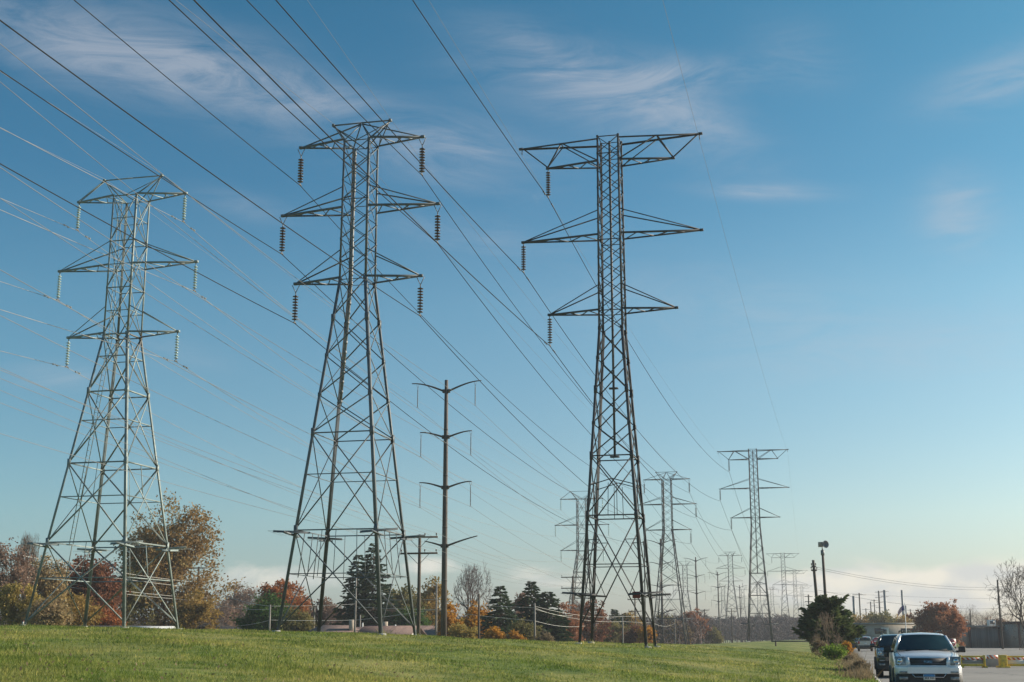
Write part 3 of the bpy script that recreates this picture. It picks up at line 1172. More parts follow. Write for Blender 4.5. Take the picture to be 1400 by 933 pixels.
def put_pole(px, py_top, Y, arms_py, half_px, label, group, wood=M_WOOD, r=.15, rz=-PHI, pins=3, lean=0.0, base=None):
    top = at(px, py_top, Y)
    g = ground(top[0], Y) if base is None else base
    hh = top[2] - g
    arms = [(at(px, q, Y)[2] - g, w * Y / (FPX / cos(PITCH))) for q, w in zip(arms_py, half_px)]
    root, att = utility_pole(hh, arms, r, wood, rz, pins, lean=lean)
    root.location = (float(top[0] - lean * cos(rz)), float(Y), float(g))
    tag(root, label, 'utility pole', group)
    return root, [to_world(root.location, a, rz) for a in att], hh


UG = 'timber utility poles'
d1, d1a, _ = put_pole(574, 731, 100, [735, 757], [27, 27], 'timber pole with two crossarms beside the tall brown steel pole', UG)
d2, d2a, _ = put_pole(783, 788, 190, [789.5, 804.5], [16, 16], 'timber pole with two crossarms left of the dark pylon legs', UG, r=.17)
d0, d0a, _ = put_pole(272, 775, 150, [777, 797, 818, 829], [14, 15, 15, 12], 'pale timber pole with four crossarms before the big golden tree', UG, wood=M_WOOD_PALE)
d3, d3a, _ = put_pole(642 + 358, 852 - 20, 320, [836], [8], 'small far utility pole beneath the faded flared pylon', UG, r=.16)
d4, d4a, _ = put_pole(963, 833, 300, [834.5], [7], 'small far utility pole right of the second steel pole', UG, r=.16)
d5, d5a, _ = put_pole(868, 818, 230, [820, 836], [10, 9], 'utility pole behind the red notice on the dark pylon', UG, r=.16)
# wires of the two-arm line, along the same heading as the pylons
DEX = [(0, 503), (0, 517.5), (0, 506), (0, 533.6), (0, 551), (0, 593)]
nth = ['left', 'middle', 'right']
for i, a in enumerate(d1a):
    lv = 'upper' if i < 3 else 'lower'
    paths = [back_span(a, DEX[i], .0004, 140), span(a, d2a[i], .0004)]
    wire(paths, .010, M_WIRE_MID, 'thin wire from the %s pin of the %s crossarm of the two-arm timber pole' % (nth[i % 3], lv), 'wires of the timber poles')

# service poles behind the crest with slack low wires
SG = 'plain service poles behind the field'
sp_list = [(369.5, 827, 128, 'short pale service pole before the bright green bush'), (487, 790, 132, 'pale service pole standing before the twin spruces'),
           (597, 798, 128, 'grey service pole between timber pole and brown steel pole'), (655, 812, 126, 'rust brown service pole before the golden bushes'),
           (731, 825, 126, 'pale service pole before the dark spruces'), (492.5, 841, 140, 'lowest service pole, directly beside the one before the spruces'),
           (430, 833, 150, 'thin service pole before the orange tree trunk'), (851, 842, 170, 'pale post between the dark pylon legs'),
           (893, 836, 175, 'pale post just right of the dark pylon right legs'), (922, 838, 220, 'pale post at the right legs of the mid-distance pylon')]
tops = {}
for px, py, Y, lab in sp_list:
    o, _, hh = put_pole(px, py, Y, [], [], lab, SG, wood=M_WOOD_PALE if px != 655 else M_WOOD, r=.11)
    tops[px] = np.array(o.location) + np.array([0, 0, hh])


M_WIRE_LIGHT = mat('bare_service_wire', (0.62, 0.60, 0.56), (0.5, 0.49, 0.46), .6, .6)


def low_wire(points, lab, k=.0016, r=.018):
    paths = [span(np.array(a_), np.array(b_), k) for a_, b_ in zip(points[:-1], points[1:])]
    wire(paths, r, M_WIRE_LIGHT, lab, 'slack low wires behind the field', 'service_wire')


lw = [(at(-60, 741, 120), at(272, 797, 149.7), 369.5, 'slack wire reaching the second crossarm of the four-arm pole from the left', 0, 0),
      (at(-60, 752, 120), at(272, 804, 149.7), None, 'slack wire just below the second crossarm of the four-arm pole', 0, 0),
      (at(-60, 772, 120), at(268, 818, 149.7), None, 'slack wire reaching the third crossarm of the four-arm pole', 0, 0),
      (at(-60, 778, 120), at(276, 822, 149.7), None, 'lowest slack wire left of the four-arm pole', 0, 0)]
for a_, b_, c_, lab, _, _ in lw:
    low_wire([a_, b_], lab, .0012)
low_wire([at(272, 797, 149.7), at(369.5, 829, 128), at(487, 826, 132)], 'slack wire from the four-arm pole past the short pale pole to the spruces', .003)
low_wire([at(272, 818, 149.7), at(369.5, 833, 128)], 'lower slack wire from the four-arm pole to the short pale pole', .003)
low_wire([at(276, 852, 149.7), at(369.5, 848, 128), at(487, 848, 132), at(597, 833, 128)], 'lowest wire running along behind the middle pylon legs', .003)
low_wire([at(487, 820, 132), at(597, 820, 128), at(655, 828, 126), at(731, 831, 126), at(783, 842, 150)], 'upper slack wire between the spruces and the dark pylon', .0018, .014)
low_wire([at(487, 830, 132), at(597, 834, 128), at(655, 842, 126), at(731, 849, 126), at(800, 856, 150)], 'lower slack wire between the spruces and the dark pylon', .0018, .014)
low_wire([at(731, 833, 126), at(851, 850, 170), at(893, 852, 175), at(922, 853, 220)], 'slack wire running low behind the dark pylon legs', .0008, .013)
low_wire([at(731, 829, 126), at(851, 843, 170), at(893, 843, 175)], 'slack wire on the post tops behind the dark pylon', .0008, .013)


# ------------------------------------------------------------------ plants
def rand_dirs(rng, n):
    v = rng.normal(size=(n, 3))
    return v / (np.linalg.norm(v, axis=1)[:, None] + 1e-9)


def leaf_quads(rng, C, size, jit=0.4):
    n = len(C)
    a = rand_dirs(rng, n)
    b = np.cross(a, rand_dirs(rng, n))
    b /= np.linalg.norm(b, axis=1)[:, None] + 1e-9
    s = size * rng.uniform(1 - jit, 1 + jit, n)[:, None]
    return np.stack([C - a * s * .62, C - b * s * .36, C + a * s * .62, C + b * s * .36], 1)


def curve_pts(rng, p0, p1, n=5, wob=.06, rise=0.0):
    p0, p1 = np.asarray(p0, float), np.asarray(p1, float)
    L = np.linalg.norm(p1 - p0)
    f = np.linspace(0, 1, n)[:, None]
    P = p0 + (p1 - p0) * f
    P[1:-1] += rng.normal(size=(n - 2, 3)) * wob * L
    P[:, 2] += rise * L * (f[:, 0] * (1 - f[:, 0]))
    return P


def broadleaf(name, seed, H, W, leaf_m, bark_m, tf=.2, limbs=16, subs=6, leaves=7000, lsize=.24, gap=.35, sig=.06, stems=1, lobes=7, base_wide=0.0, D=None):
    rng = np.random.default_rng(seed)
    root = empty(name)
    leaves = int(leaves * 1.5)
    lsize *= 1.06
    D = D or W * .85
    tr = MB()
    cz, rz_ = H * (1 + tf) / 2, H * (1 - tf) / 2
    lob = rand_dirs(rng, lobes)
    lamp = rng.uniform(-.28, .25, lobes)

    def rad(d):
        w = np.exp(-((1 - d @ lob.T) / .25))
        return .98 + (w * lamp).sum(-1)
    stem_tops = []
    for k in range(stems):
        base = np.array([rng.normal() * .04 * W * (stems > 1), rng.normal() * .04 * W * (stems > 1), -.3])
        top = np.array([rng.normal() * .05 * W * (1 + 2 * (stems > 1)), rng.normal() * .05 * W * (1 + 2 * (stems > 1)), H * rng.uniform(.78, .9)])
        P = curve_pts(rng, base, top, 7, .02)
        r0 = max(.05, H * .019) / sqrt(stems)
        tr.tube(P, np.linspace(r0, r0 * .18, 7), 7)
        stem_tops.append((P, r0))
    cl = []
    for k in range(limbs):
        P, r0 = stem_tops[k % stems]
        f = rng.uniform(tf * .8, .85)
        i = f * 6
        j = min(int(i), 5)
        p0 = P[j] + (P[j + 1] - P[j]) * (i - j)
        d = rand_dirs(rng, 1)[0]
        d[2] = abs(d[2]) * .9 + (.15 if f > .4 else -.1)
        d /= np.linalg.norm(d)
        R = rad(d[None])[0] * rng.uniform(.7, .98)
        p1 = np.array([d[0] * W / 2 * R, d[1] * D / 2 * R, cz + (d[2] - .25) * rz_ * R * 1.1])
        if p1[2] < p0[2] * .75:
            p1[2] = p0[2] * .75 + .2
        Q = curve_pts(rng, p0, p1, 6, .045, .12)
        rr = r0 * .42 * (1 - f * .5)
        tr.tube(Q, np.linspace(rr, rr * .2, 6), 5)
        cl.append(p1)
        for m in range(subs):
            g = rng.uniform(.3, 1)
            i2 = min(int(g * 5), 4)
            q0 = Q[i2] + (Q[i2 + 1] - Q[i2]) * (g * 5 - i2)
            dd = rand_dirs(rng, 1)[0] * .75 + d * .5
            q1 = q0 + dd * W * rng.uniform(.10, .22) + np.array([0, 0, .03 * H])
            S = curve_pts(rng, q0, q1, 4, .05)
            tr.tube(S, np.linspace(rr * .35, rr * .08 + .004, 4), 4)
            cl += [q1, (q0 + q1) / 2]
            for w_ in range(2):
                e = q0 + (q1 - q0) * rng.uniform(.4, 1)
                e1_ = e + rand_dirs(rng, 1)[0] * W * .07
                tr.tube([e, e1_], [rr * .12 + .004, .006], 3, cap=False)
    tr.build('trunk', bark_m, root)
    if leaves:
        # shell clumps that fill the outline
        nd = int(limbs * subs * .8)
        dd = rand_dirs(rng, nd)
        R = rad(dd) * rng.uniform(.45, 1.0, nd) ** .5
        sh = np.stack([dd[:, 0] * W / 2 * R, dd[:, 1] * D / 2 * R, cz + dd[:, 2] * rz_ * R], -1)
        if base_wide:
            kz = 1 + base_wide * (1 - np.clip((sh[:, 2]) / H, 0, 1))
            sh[:, :2] *= kz[:, None]
        C = np.vstack([np.array(cl), sh])
        C[:, 2] = np.minimum(C[:, 2], H * .985)
        keep = rng.random(len(C)) > gap * .5
        C = C[keep]
        wgt = rng.uniform(.35, 1.5, len(C))
        wgt /= wgt.sum()
        pick = rng.choice(len(C), leaves, p=wgt)
        off = rng.normal(size=(leaves, 3)) * np.array([1, 1, .75]) * W * sig
        L = C[pick] + off
        L = L[L[:, 2] > 0.05]
        lf = MB()
        lf.quads(leaf_quads(rng, L, lsize))
        lf.build('crown', leaf_m, root)
    return root


def bare_tree(name, seed, H, W, bark_m, levels=7, spread=28, r0=None, tf=.22, twig_m=None, twig_r=None):
    rng = np.random.default_rng(seed)
    root = empty(name)
    tr, tw = MB(), MB()
    r0 = r0 or H * .018
    cz, rz_ = H * (1 + tf) / 2, H * (1 - tf) / 2

    segs = []

    def grow(p, d, L, r, lv):
        d2 = d + rng.normal(size=3) * .12
        d2 /= np.linalg.norm(d2)
        mid = p + d * L * .5
        e = mid + d2 * L * .5
        segs.append((p, mid, e, r, lv))
        if lv >= levels:
            return
        nch = 3 if (lv < 3 or rng.random() < .25) else 2
        ph = rng.uniform(0, 2 * pi)
        a = np.cross(d2, [0, 0, 1.0]) if abs(d2[2]) < .95 else np.array([1.0, 0, 0])
        a /= np.linalg.norm(a)
        b = np.cross(d2, a)
        for c in range(nch):
            an = radians(rng.uniform(.55, 1.25) * spread)
            az_ = ph + c * 2 * pi / nch + rng.normal() * .35
            nd = d2 * cos(an) + (a * cos(az_) + b * sin(az_)) * sin(an)
            nd /= np.linalg.norm(nd)
            grow(e, nd, (L if lv else 1.0) * rng.uniform(.68, .92), r * (.74 if c == 0 else .6), lv + 1)
    grow(np.array([0, 0, 0.0]), np.array([0.02, 0, 1.0]), .55 + 1.8 * tf, 1.0, 0)
    ends = np.array([q[2] for q in segs])
    zt = np.percentile(ends[:, 2], 99.5)
    rx = np.percentile(np.hypot(ends[:, 0], ends[:, 1]), 98)
    sc = np.array([W / 2 / rx, W / 2 / rx, (H + .25) / zt])
    rmin = twig_r or .008
    for p, mid, e, r, lv in segs:
        P = np.array([p, mid, e]) * sc - np.array([0, 0, .25])
        r_ = max(rmin, r0 * r)
        (tr if lv < 4 else tw).tube(P, [r_, max(rmin, r_ * .86), max(rmin * .7, r_ * .72)], 6 if lv < 3 else (4 if lv < 5 else 3), cap=False)
    tr.build('trunk', bark_m, root)
    if tw.n:
        tw.build('crown', twig_m or bark_m, root)
    return root


def conifer(name, seed, H, W, needle_m, rows=26, per=10, droop=.25, spray=12, taper=.75, low=.06, lsize=.5, up=0.0, ragged=.2):
    rng = np.random.default_rng(seed)
    root = empty(name)
    tr, lf = MB(), MB()
    tr.tube([(0, 0, -.3), (0, 0, H * .5), (rng.normal() * .05, 0, H * .985)], [H * .017, H * .011, .015], 7)
    C, A_, S_ = [], [], []
    rows = int(rows * 1.8)
    for k in range(rows):
        fk = low + (1 - low) * (k + rng.uniform(-.3, .3)) / rows
        m = max(4, int(per * (1 - fk * .45)))
        ph = rng.uniform(0, 6.3)
        for j in range(m):
            f = min(max(fk + rng.normal() * .018, low), .985)
            z = H * f
            Lr = W / 2 * (1 - f) ** taper * (1 + rng.normal() * ragged * .6) + .12
            az_ = ph + j * 2 * pi / m + rng.normal() * .25
            L = Lr * rng.uniform(.7, 1.12)
            d = np.array([cos(az_), sin(az_), 0])
            q = np.linspace(0, 1, 6)
            path = np.array([0, 0, z]) + d * (q * L)[:, None]
            path[:, 2] += up * L * q - droop * L * (q ** 1.3) + .16 * L * np.clip(q - .6, 0, 1) * 2
            tr.tube(path, np.linspace(.02 + L * .012, .006, 6), 4, cap=False)
            ns = max(5, int(spray * 1.4 * (0.5 + L / (W / 2))))
            g = rng.uniform(.12, 1.0, ns) ** .8
            base = np.stack([np.interp(g, q, path[:, i]) for i in range(3)], -1)
            side = np.cross(d, [0, 0, 1.0])
            sgn = rng.choice([-1, 1], ns)
            dirv = d * rng.uniform(.5, 1.0, ns)[:, None] + side * (sgn * rng.uniform(.2, .9, ns))[:, None] + np.array([0, 0, 1.0]) * rng.uniform(-.45, .2 + up, ns)[:, None]
            C.append(base)
            A_.append(dirv)
            S_.append(lsize * rng.uniform(.6, 1.25, ns) * (0.55 + .5 * L / (W / 2)))
    C, A_, S_ = np.vstack(C), np.vstack(A_), np.concatenate(S_)
    A_ /= np.linalg.norm(A_, axis=1)[:, None]
    B_ = np.cross(A_, rand_dirs(rng, len(C)))
    B_ /= np.linalg.norm(B_, axis=1)[:, None] + 1e-9
    s = S_[:, None]
    lf.quads(np.stack([C, C + A_ * s * .45 - B_ * s * .16, C + A_ * s, C + A_ * s * .5 + B_ * s * .16], 1))
    # second crossing blade gives the sprays volume
    B2 = np.cross(A_, B_)
    lf.quads(np.stack([C, C + A_ * s * .5 - B2 * s * .13, C + A_ * s * .92, C + A_ * s * .45 + B2 * s * .13], 1))
    tr.build('trunk', M_BARK, root)
    lf.build('crown', needle_m, root)
    return root


LM_GOLD = leaf_mat('leaf_gold_brown', [(0.171, 0.108, 0.046), (0.256, 0.158, 0.059), (0.317, 0.205, 0.079), (0.256, 0.218, 0.086)], .3)
LM_RED = leaf_mat('leaf_dark_red', [(0.09, 0.04, 0.03), (0.17, 0.066, 0.036), (0.25, 0.105, 0.045)], .4)
LM_ORANGE = leaf_mat('leaf_orange_red', [(0.220, 0.073, 0.026), (0.366, 0.125, 0.037), (0.415, 0.185, 0.053)], .4)
LM_TAN = leaf_mat('leaf_tan', [(0.220, 0.158, 0.095), (0.352, 0.253, 0.127), (0.439, 0.332, 0.150)], .5)
LM_YGREEN = leaf_mat('leaf_yellow_green', [(0.204, 0.162, 0.048), (0.336, 0.252, 0.066), (0.408, 0.282, 0.084)], .6)
LM_GREEN = leaf_mat('leaf_green', [(0.030, 0.066, 0.016), (0.061, 0.125, 0.029), (0.104, 0.165, 0.037)], .6)
LM_OLIVE = leaf_mat('leaf_olive', [(0.102, 0.095, 0.038), (0.175, 0.155, 0.055), (0.248, 0.206, 0.076)], .5)
LM_YELLOW = leaf_mat('leaf_yellow', [(0.27, 0.12, 0.018), (0.46, 0.22, 0.025), (0.52, 0.29, 0.045)], .7)
LM_OCHRE = leaf_mat('leaf_ochre', [(0.207, 0.139, 0.040), (0.317, 0.205, 0.055), (0.342, 0.244, 0.077)], .5)
LM_RUST = leaf_mat('leaf_rust', [(0.195, 0.079, 0.045), (0.317, 0.132, 0.066), (0.378, 0.191, 0.092)], .4)
LM_MAUVE = leaf_mat('leaf_mauve_brown', [(0.146, 0.095, 0.076), (0.227, 0.143, 0.104), (0.293, 0.190, 0.130)], .5)
LM_SPRUCE = leaf_mat('needle_spruce', [(0.018, 0.036, 0.018), (0.040, 0.068, 0.030), (0.07, 0.10, 0.042)], .8, .25)
LM_BLUE = leaf_mat('needle_blue_spruce', [(0.032, 0.062, 0.032), (0.065, 0.10, 0.046), (0.10, 0.14, 0.06)], .8, .25)
LM_CEDAR = leaf_mat('needle_cedar', [(0.04, 0.062, 0.024), (0.09, 0.125, 0.042), (0.19, 0.20, 0.07)], 1.0, .3)
LM_LIME = leaf_mat('leaf_weed_green', [(0.10, 0.17, 0.02), (0.17, 0.26, 0.03), (0.24, 0.30, 0.05)], 2.0)
LM_DRY = leaf_mat('leaf_dry', [(0.14, 0.10, 0.062), (0.20, 0.15, 0.09), (0.25, 0.19, 0.11)], 1.5)

PXM = FPX / cos(PITCH)


def size_of(px, py_top, w_px, Y, base=None):
    p = spot(px, Y)
    if base is not None:
        p[2] = base
    return p, at(px, py_top, Y)[2] - p[2], w_px * Y / PXM


def place(o, p, label, cat, group=None, rz=None):
    o.location = [float(q) for q in p]
    o.rotation_euler = (0, 0, rz if rz is not None else (hash(label) % 628) / 100.0 if False else 0.0)
    tag(o, label, cat, group)


TG = 'trees and bushes behind the field'
BL = [  # px, top, width, Y, leaf, bark, options, name, label
    (8, 734, 75, 125, LM_MAUVE, M_BARK_GREY, dict(leaves=5000, limbs=22, subs=8, sig=.05, lsize=.17, tf=.12), 'autumn_tree', 'mauve brown thinly leaved tree at the far left edge'),
    (60, 752, 70, 130, LM_TAN, M_BARK_GREY, dict(leaves=5000, limbs=20, subs=8, sig=.05, lsize=.18, tf=.1), 'autumn_tree', 'tan thinly leaved tree behind the leftmost pylon left leg'),
    (22, 792, 60, 112, LM_YGREEN, M_BARK_GREY, dict(leaves=6000, limbs=14, subs=6, tf=.03, stems=4, lsize=.15), 'bush', 'pale yellow-green tall bush at the far left edge'),
    (62, 818, 70, 110, LM_TAN, M_BARK_GREY, dict(leaves=6000, limbs=14, subs=6, tf=.03, stems=4, lsize=.16), 'bush', 'tan bush at the left foot of the leftmost pylon'),
    (118, 757, 96, 135, LM_RED, M_BARK, dict(leaves=11000, tf=.1, lsize=.24, gap=.25), 'maple_tree', 'dark red maple behind the leftmost pylon'),
    (98, 815, 80, 122, LM_OCHRE, M_BARK, dict(leaves=6000, tf=.03, stems=4, lsize=.18), 'bush', 'ochre bush under the dark red maple'),
    (150, 828, 55, 124, LM_ORANGE, M_BARK, dict(leaves=3500, tf=.03, stems=3, lsize=.16), 'bush', 'small orange bush between maple and big golden tree'),
    (226, 674, 150, 150, LM_GOLD, M_BARK, dict(leaves=17000, tf=.05, stems=5, limbs=36, subs=9, lsize=.24, gap=.35, sig=.04, lobes=10), 'golden_tree', 'big golden brown tree right of the leftmost pylon'),
    (175, 770, 70, 146, LM_OLIVE, M_BARK, dict(leaves=5500, tf=.04, stems=3, lsize=.2), 'bush', 'olive brown bush at the left foot of the big golden tree'),
    (262, 806, 60, 144, LM_OCHRE, M_BARK, dict(leaves=5000, tf=.03, stems=4, lsize=.2), 'bush', 'ochre bush at the right foot of the big golden tree'),
    (328, 800, 60, 235, LM_MAUVE, M_BARK_GREY, dict(leaves=3500, tf=.1, lsize=.3), 'autumn_tree', 'far mauve tree left of the orange-red tree'),
    (300, 812, 50, 210, LM_MAUVE, M_BARK_GREY, dict(leaves=3000, tf=.1, lsize=.26), 'autumn_tree', 'far mauve tree right of the big golden tree'),
    (380, 784, 66, 170, LM_ORANGE, M_BARK, dict(leaves=8000, tf=.15, lsize=.27), 'maple_tree', 'orange-red maple left of the second pylon'),
    (405, 800, 50, 190, LM_RUST, M_BARK, dict(leaves=5000, tf=.1, lsize=.27), 'autumn_tree', 'rust coloured tree behind the second pylon left leg'),
    (362, 814, 82, 138, LM_GREEN, M_BARK, dict(leaves=11000, tf=.04, stems=3, lsize=.2, gap=.2), 'bush', 'broad bright green bush below the orange-red maple'),
    (405, 832, 55, 136, LM_OLIVE, M_BARK, dict(leaves=5000, tf=.04, stems=3, lsize=.18), 'bush', 'olive bush between second pylon left legs'),
    (442, 818, 56, 180, LM_MAUVE, M_BARK_GREY, dict(leaves=4500, tf=.08, lsize=.26), 'autumn_tree', 'mauve brown tree left of the twin spruces'),
    (548, 796, 64, 175, LM_OLIVE, M_BARK, dict(leaves=6500, tf=.1, lsize=.26), 'autumn_tree', 'olive brown tree right of the twin spruces'),
    (588, 792, 60, 180, LM_OCHRE, M_BARK, dict(leaves=6000, tf=.1, lsize=.27), 'autumn_tree', 'pale ochre tree behind the brown steel pole'),
    (566, 828, 56, 160, LM_GREEN, M_BARK, dict(leaves=5000, tf=.05, stems=3, lsize=.2), 'bush', 'dark green bush behind the two-arm timber pole'),
    (614, 822, 36, 132, LM_YELLOW, M_BARK, dict(leaves=4500, tf=.05, stems=3, lsize=.16), 'bush', 'bright yellow bush touching the brown steel pole'),
    (650, 822, 60, 145, LM_YELLOW, M_BARK, dict(leaves=6500, tf=.05, stems=3, lsize=.2), 'bush', 'golden tall bush under the round bare tree'),
    (630, 846, 44, 128, LM_YGREEN, M_BARK, dict(leaves=4000, tf=.03, stems=4, lsize=.15), 'bush', 'yellow-green low bush right of the brown steel pole'),
    (676, 852, 34, 124, LM_YELLOW, M_BARK, dict(leaves=3500, tf=.03, stems=4, lsize=.14), 'bush', 'small amber bush below the blue-green spruce'),
    (704, 860, 32, 124, LM_YELLOW, M_BARK, dict(leaves=3000, tf=.03, stems=4, lsize=.13), 'bush', 'low amber bush between the spruces'),
    (716, 846, 50, 130, LM_OLIVE, M_BARK, dict(leaves=4500, tf=.03, stems=4, lsize=.16), 'bush', 'olive bush right of the low amber bush'),
    (712, 812, 32, 165, LM_MAUVE, M_BARK, dict(leaves=3500, tf=.1, lsize=.22), 'autumn_tree', 'mauve brown tree between the blue-green and dark spruces'),
    (746, 862, 26, 124, LM_DRY, M_BARK, dict(leaves=2200, tf=.03, stems=4, lsize=.12), 'bush', 'small dry tan bush below the dark spruces'),
    (776, 822, 46, 165, LM_RUST, M_BARK_GREY, dict(leaves=4000, tf=.08, lsize=.22, gap=.6), 'autumn_tree', 'rusty thin tree right of the dark spruces'),
    (808, 824, 50, 195, LM_RED, M_BARK_GREY, dict(leaves=4500, tf=.08, lsize=.26), 'autumn_tree', 'dark red-brown tree behind the dark pylon left legs'),
    (862, 834, 46, 235, LM_OCHRE, M_BARK, dict(leaves=4500, tf=.08, lsize=.3), 'autumn_tree', 'ochre tree between the dark pylon legs'),
    (835, 848, 50, 205, LM_OLIVE, M_BARK, dict(leaves=4500, tf=.04, stems=3, lsize=.26), 'bush', 'olive bush between the dark pylon legs'),
    (868, 856, 46, 200, LM_RED, M_BARK, dict(leaves=3000, tf=.04, stems=3, lsize=.22), 'bush', 'low dark red bush between the dark pylon legs'),
    (884, 852, 26, 185, LM_YELLOW, M_BARK, dict(leaves=3000, tf=.04, stems=3, lsize=.2), 'bush', 'bright amber bush at the dark pylon right legs'),
    (910, 838, 40, 260, LM_OLIVE, M_BARK, dict(leaves=4000, tf=.06, lsize=.32), 'autumn_tree', 'olive tree at the left legs of the mid-distance pylon'),
    (944, 832, 40, 270, LM_RUST, M_BARK, dict(leaves=4000, tf=.08, lsize=.32), 'autumn_tree', 'rust brown tree behind the second steel pole'),
    (930, 850, 36, 250, LM_OCHRE, M_BARK, dict(leaves=3000, tf=.05, stems=3, lsize=.28), 'bush', 'ochre bush below the mid-distance pylon'),
    (974, 858, 30, 290, LM_OLIVE, M_BARK, dict(leaves=2500, tf=.05, stems=3, lsize=.3), 'bush', 'olive bush right of the second steel pole'),
    (1180, 840, 46, 330, LM_OCHRE, M_BARK, dict(leaves=4000, tf=.1, lsize=.36), 'autumn_tree', 'ochre tree above the left end of the low building', 0.0),
    (1206, 836, 42, 320, LM_OLIVE, M_BARK, dict(leaves=3500, tf=.15, lsize=.34, gap=.7), 'autumn_tree', 'dull olive tree above the low building door', 0.0),
    (1236, 845, 56, 335, LM_OCHRE, M_BARK, dict(leaves=4500, tf=.1, lsize=.36), 'autumn_tree', 'ochre tree behind the flagpole', 0.0),
    (1286, 819, 64, 225, LM_RUST, M_BARK, dict(leaves=10000, tf=.12, lsize=.26, gap=.6, sig=.04, limbs=24), 'oak_tree', 'rust red oak right of the low building', 0.0),
    (1305, 836, 32, 215, LM_RUST, M_BARK, dict(leaves=4000, tf=.05, lsize=.22, gap=.4), 'oak_tree', 'smaller rust oak against the right side of the larger one', 0.0),
    (1366, 846, 40, 300, LM_MAUVE, M_BARK, dict(leaves=3000, tf=.1, lsize=.34), 'autumn_tree', 'mauve tree behind the weathered plank shed', 0.0),
]
for i, e in enumerate(BL):
    px, top, w, Y, lm, bk, opt, nm, lab = e[:9]
    p, H, W = size_of(px, top, w, Y, e[9] if len(e) > 9 else None)
    o = broadleaf(nm, 100 + i, H, W, lm, bk, **opt)
    place(o, p, lab, 'bush' if nm == 'bush' else 'tree', TG)

CN = [(508, 741, 98, 158, LM_SPRUCE, dict(rows=30, per=10, lsize=.75), 'taller of the twin spruces behind the second pylon'),
      (487, 757, 84, 160, LM_SPRUCE, dict(rows=28, per=10, lsize=.75), 'shorter left twin spruce behind the second pylon'),
      (684, 800, 86, 140, LM_BLUE, dict(rows=26, per=11, lsize=.62), 'blue-green spruce right of the round bare tree'),
      (727, 794, 88, 150, LM_SPRUCE, dict(rows=26, per=11, lsize=.7), 'tallest dark spruce left of the dark pylon'),
      (749, 808, 80, 148, LM_SPRUCE, dict(rows=24, per=11, lsize=.7, taper=.6), 'broad dark spruce right of the tallest dark one'),
      (841, 832, 40, 225, LM_SPRUCE, dict(rows=20, per=9, lsize=.7), 'spruce seen between the dark pylon legs'),
      (853, 838, 15, 215, LM_SPRUCE, dict(rows=20, per=8, lsize=.4), 'narrow dark conifer between the dark pylon legs'),
      (860, 840, 14, 216, LM_SPRUCE, dict(rows=20, per=8, lsize=.4), 'second narrow conifer, right of its twin between the pylon legs')]
for i, (px, top, w, Y, lm, opt, lab) in enumerate(CN):
    p, H, W = size_of(px, top, w, Y)
    place(conifer('spruce_tree', 300 + i, H, W, lm, **opt), p, lab, 'tree', TG)

BT = [(640, 771, 66, 165, M_BARK_GREY, M_TWIG, dict(levels=8, spread=36, tf=.72, twig_r=.014), 'round leafless tree right of the brown steel pole', None),
      (1404, 767, 96, 185, M_BARK, M_BARK, dict(levels=8, spread=40, tf=.2, twig_r=.02), 'leafless dark tree at the right edge of the photo', 0.0),
      (1328, 827, 54, 300, M_BARK_GREY, M_TWIG, dict(levels=8, spread=30, tf=.25), 'grey leafless tree right of the rust red oak', 0.0),
      (1350, 833, 40, 310, M_BARK_GREY, M_TWIG, dict(levels=7, spread=30, tf=.25), 'smaller grey leafless tree behind the plank shed', 0.0),
      (786, 812, 40, 180, M_BARK_GREY, M_TWIG, dict(levels=7, spread=28, tf=.25), 'grey leafless tree left of the dark pylon', None),
      (28, 728, 40, 150, M_BARK_GREY, M_TWIG_TAN, dict(levels=7, spread=24, tf=.3), 'leafless twiggy tree top above the far left bushes', None),
      (345, 802, 46, 200, M_BARK_GREY, M_TWIG, dict(levels=7, spread=28, tf=.25), 'leafless tree just left of the orange-red maple', None),
      (295, 818, 46, 190, M_BARK_GREY, M_TWIG, dict(levels=7, spread=28, tf=.2), 'low leafless tree right of the four-arm pole', None),
      (455, 826, 40, 165, M_BARK_GREY, M_TWIG, dict(levels=7, spread=30, tf=.2), 'leafless tree left of the shorter twin spruce', None),
      (535, 822, 40, 160, M_BARK_GREY, M_TWIG, dict(levels=7, spread=30, tf=.2), 'leafless tree right of the taller twin spruce', None)]
for i, (px, top, w, Y, bk, tw, opt, lab, bz) in enumerate(BT):
    p, H, W = size_of(px, top, w, Y, bz)
    place(bare_tree('leafless_tree', 500 + i, H, W, bk, twig_m=tw, **opt), p, lab, 'tree', TG)

# cedar by the road with dry shrubs round its foot
p, H, W = size_of(1133, 819, 62, 108)
p[2] = ground(p[0], p[1])
cd = conifer('cedar_tree', 41, H, W, LM_CEDAR, rows=22, per=11, droop=-.1, spray=30, taper=.45, low=.10, lsize=.46, up=.35, ragged=.45)
place(cd, p, 'dark green round cedar beside the road', 'tree')
BS = [(1131, 836, 40, 101, M_TWIG_TAN, dict(levels=6, spread=36, tf=.2, r0=.045), 'leafless grey shrub in front of the cedar'),
      (1117, 866, 24, 100, M_TWIG_TAN, dict(levels=6, spread=26, tf=.2, r0=.03), 'dry brown shrub at the left foot of the cedar'),
      (1146, 866, 22, 103, M_TWIG_TAN, dict(levels=6, spread=26, tf=.2, r0=.03), 'dry tan shrub at the right foot of the cedar')]
for i, (px, top, w, Y, bk, opt, lab) in enumerate(BS):
    p, H, W = size_of(px, top, w, Y)
    place(bare_tree('shrub', 600 + i, H, W, bk, **opt), p, lab, 'shrub', 'shrubs around the cedar')
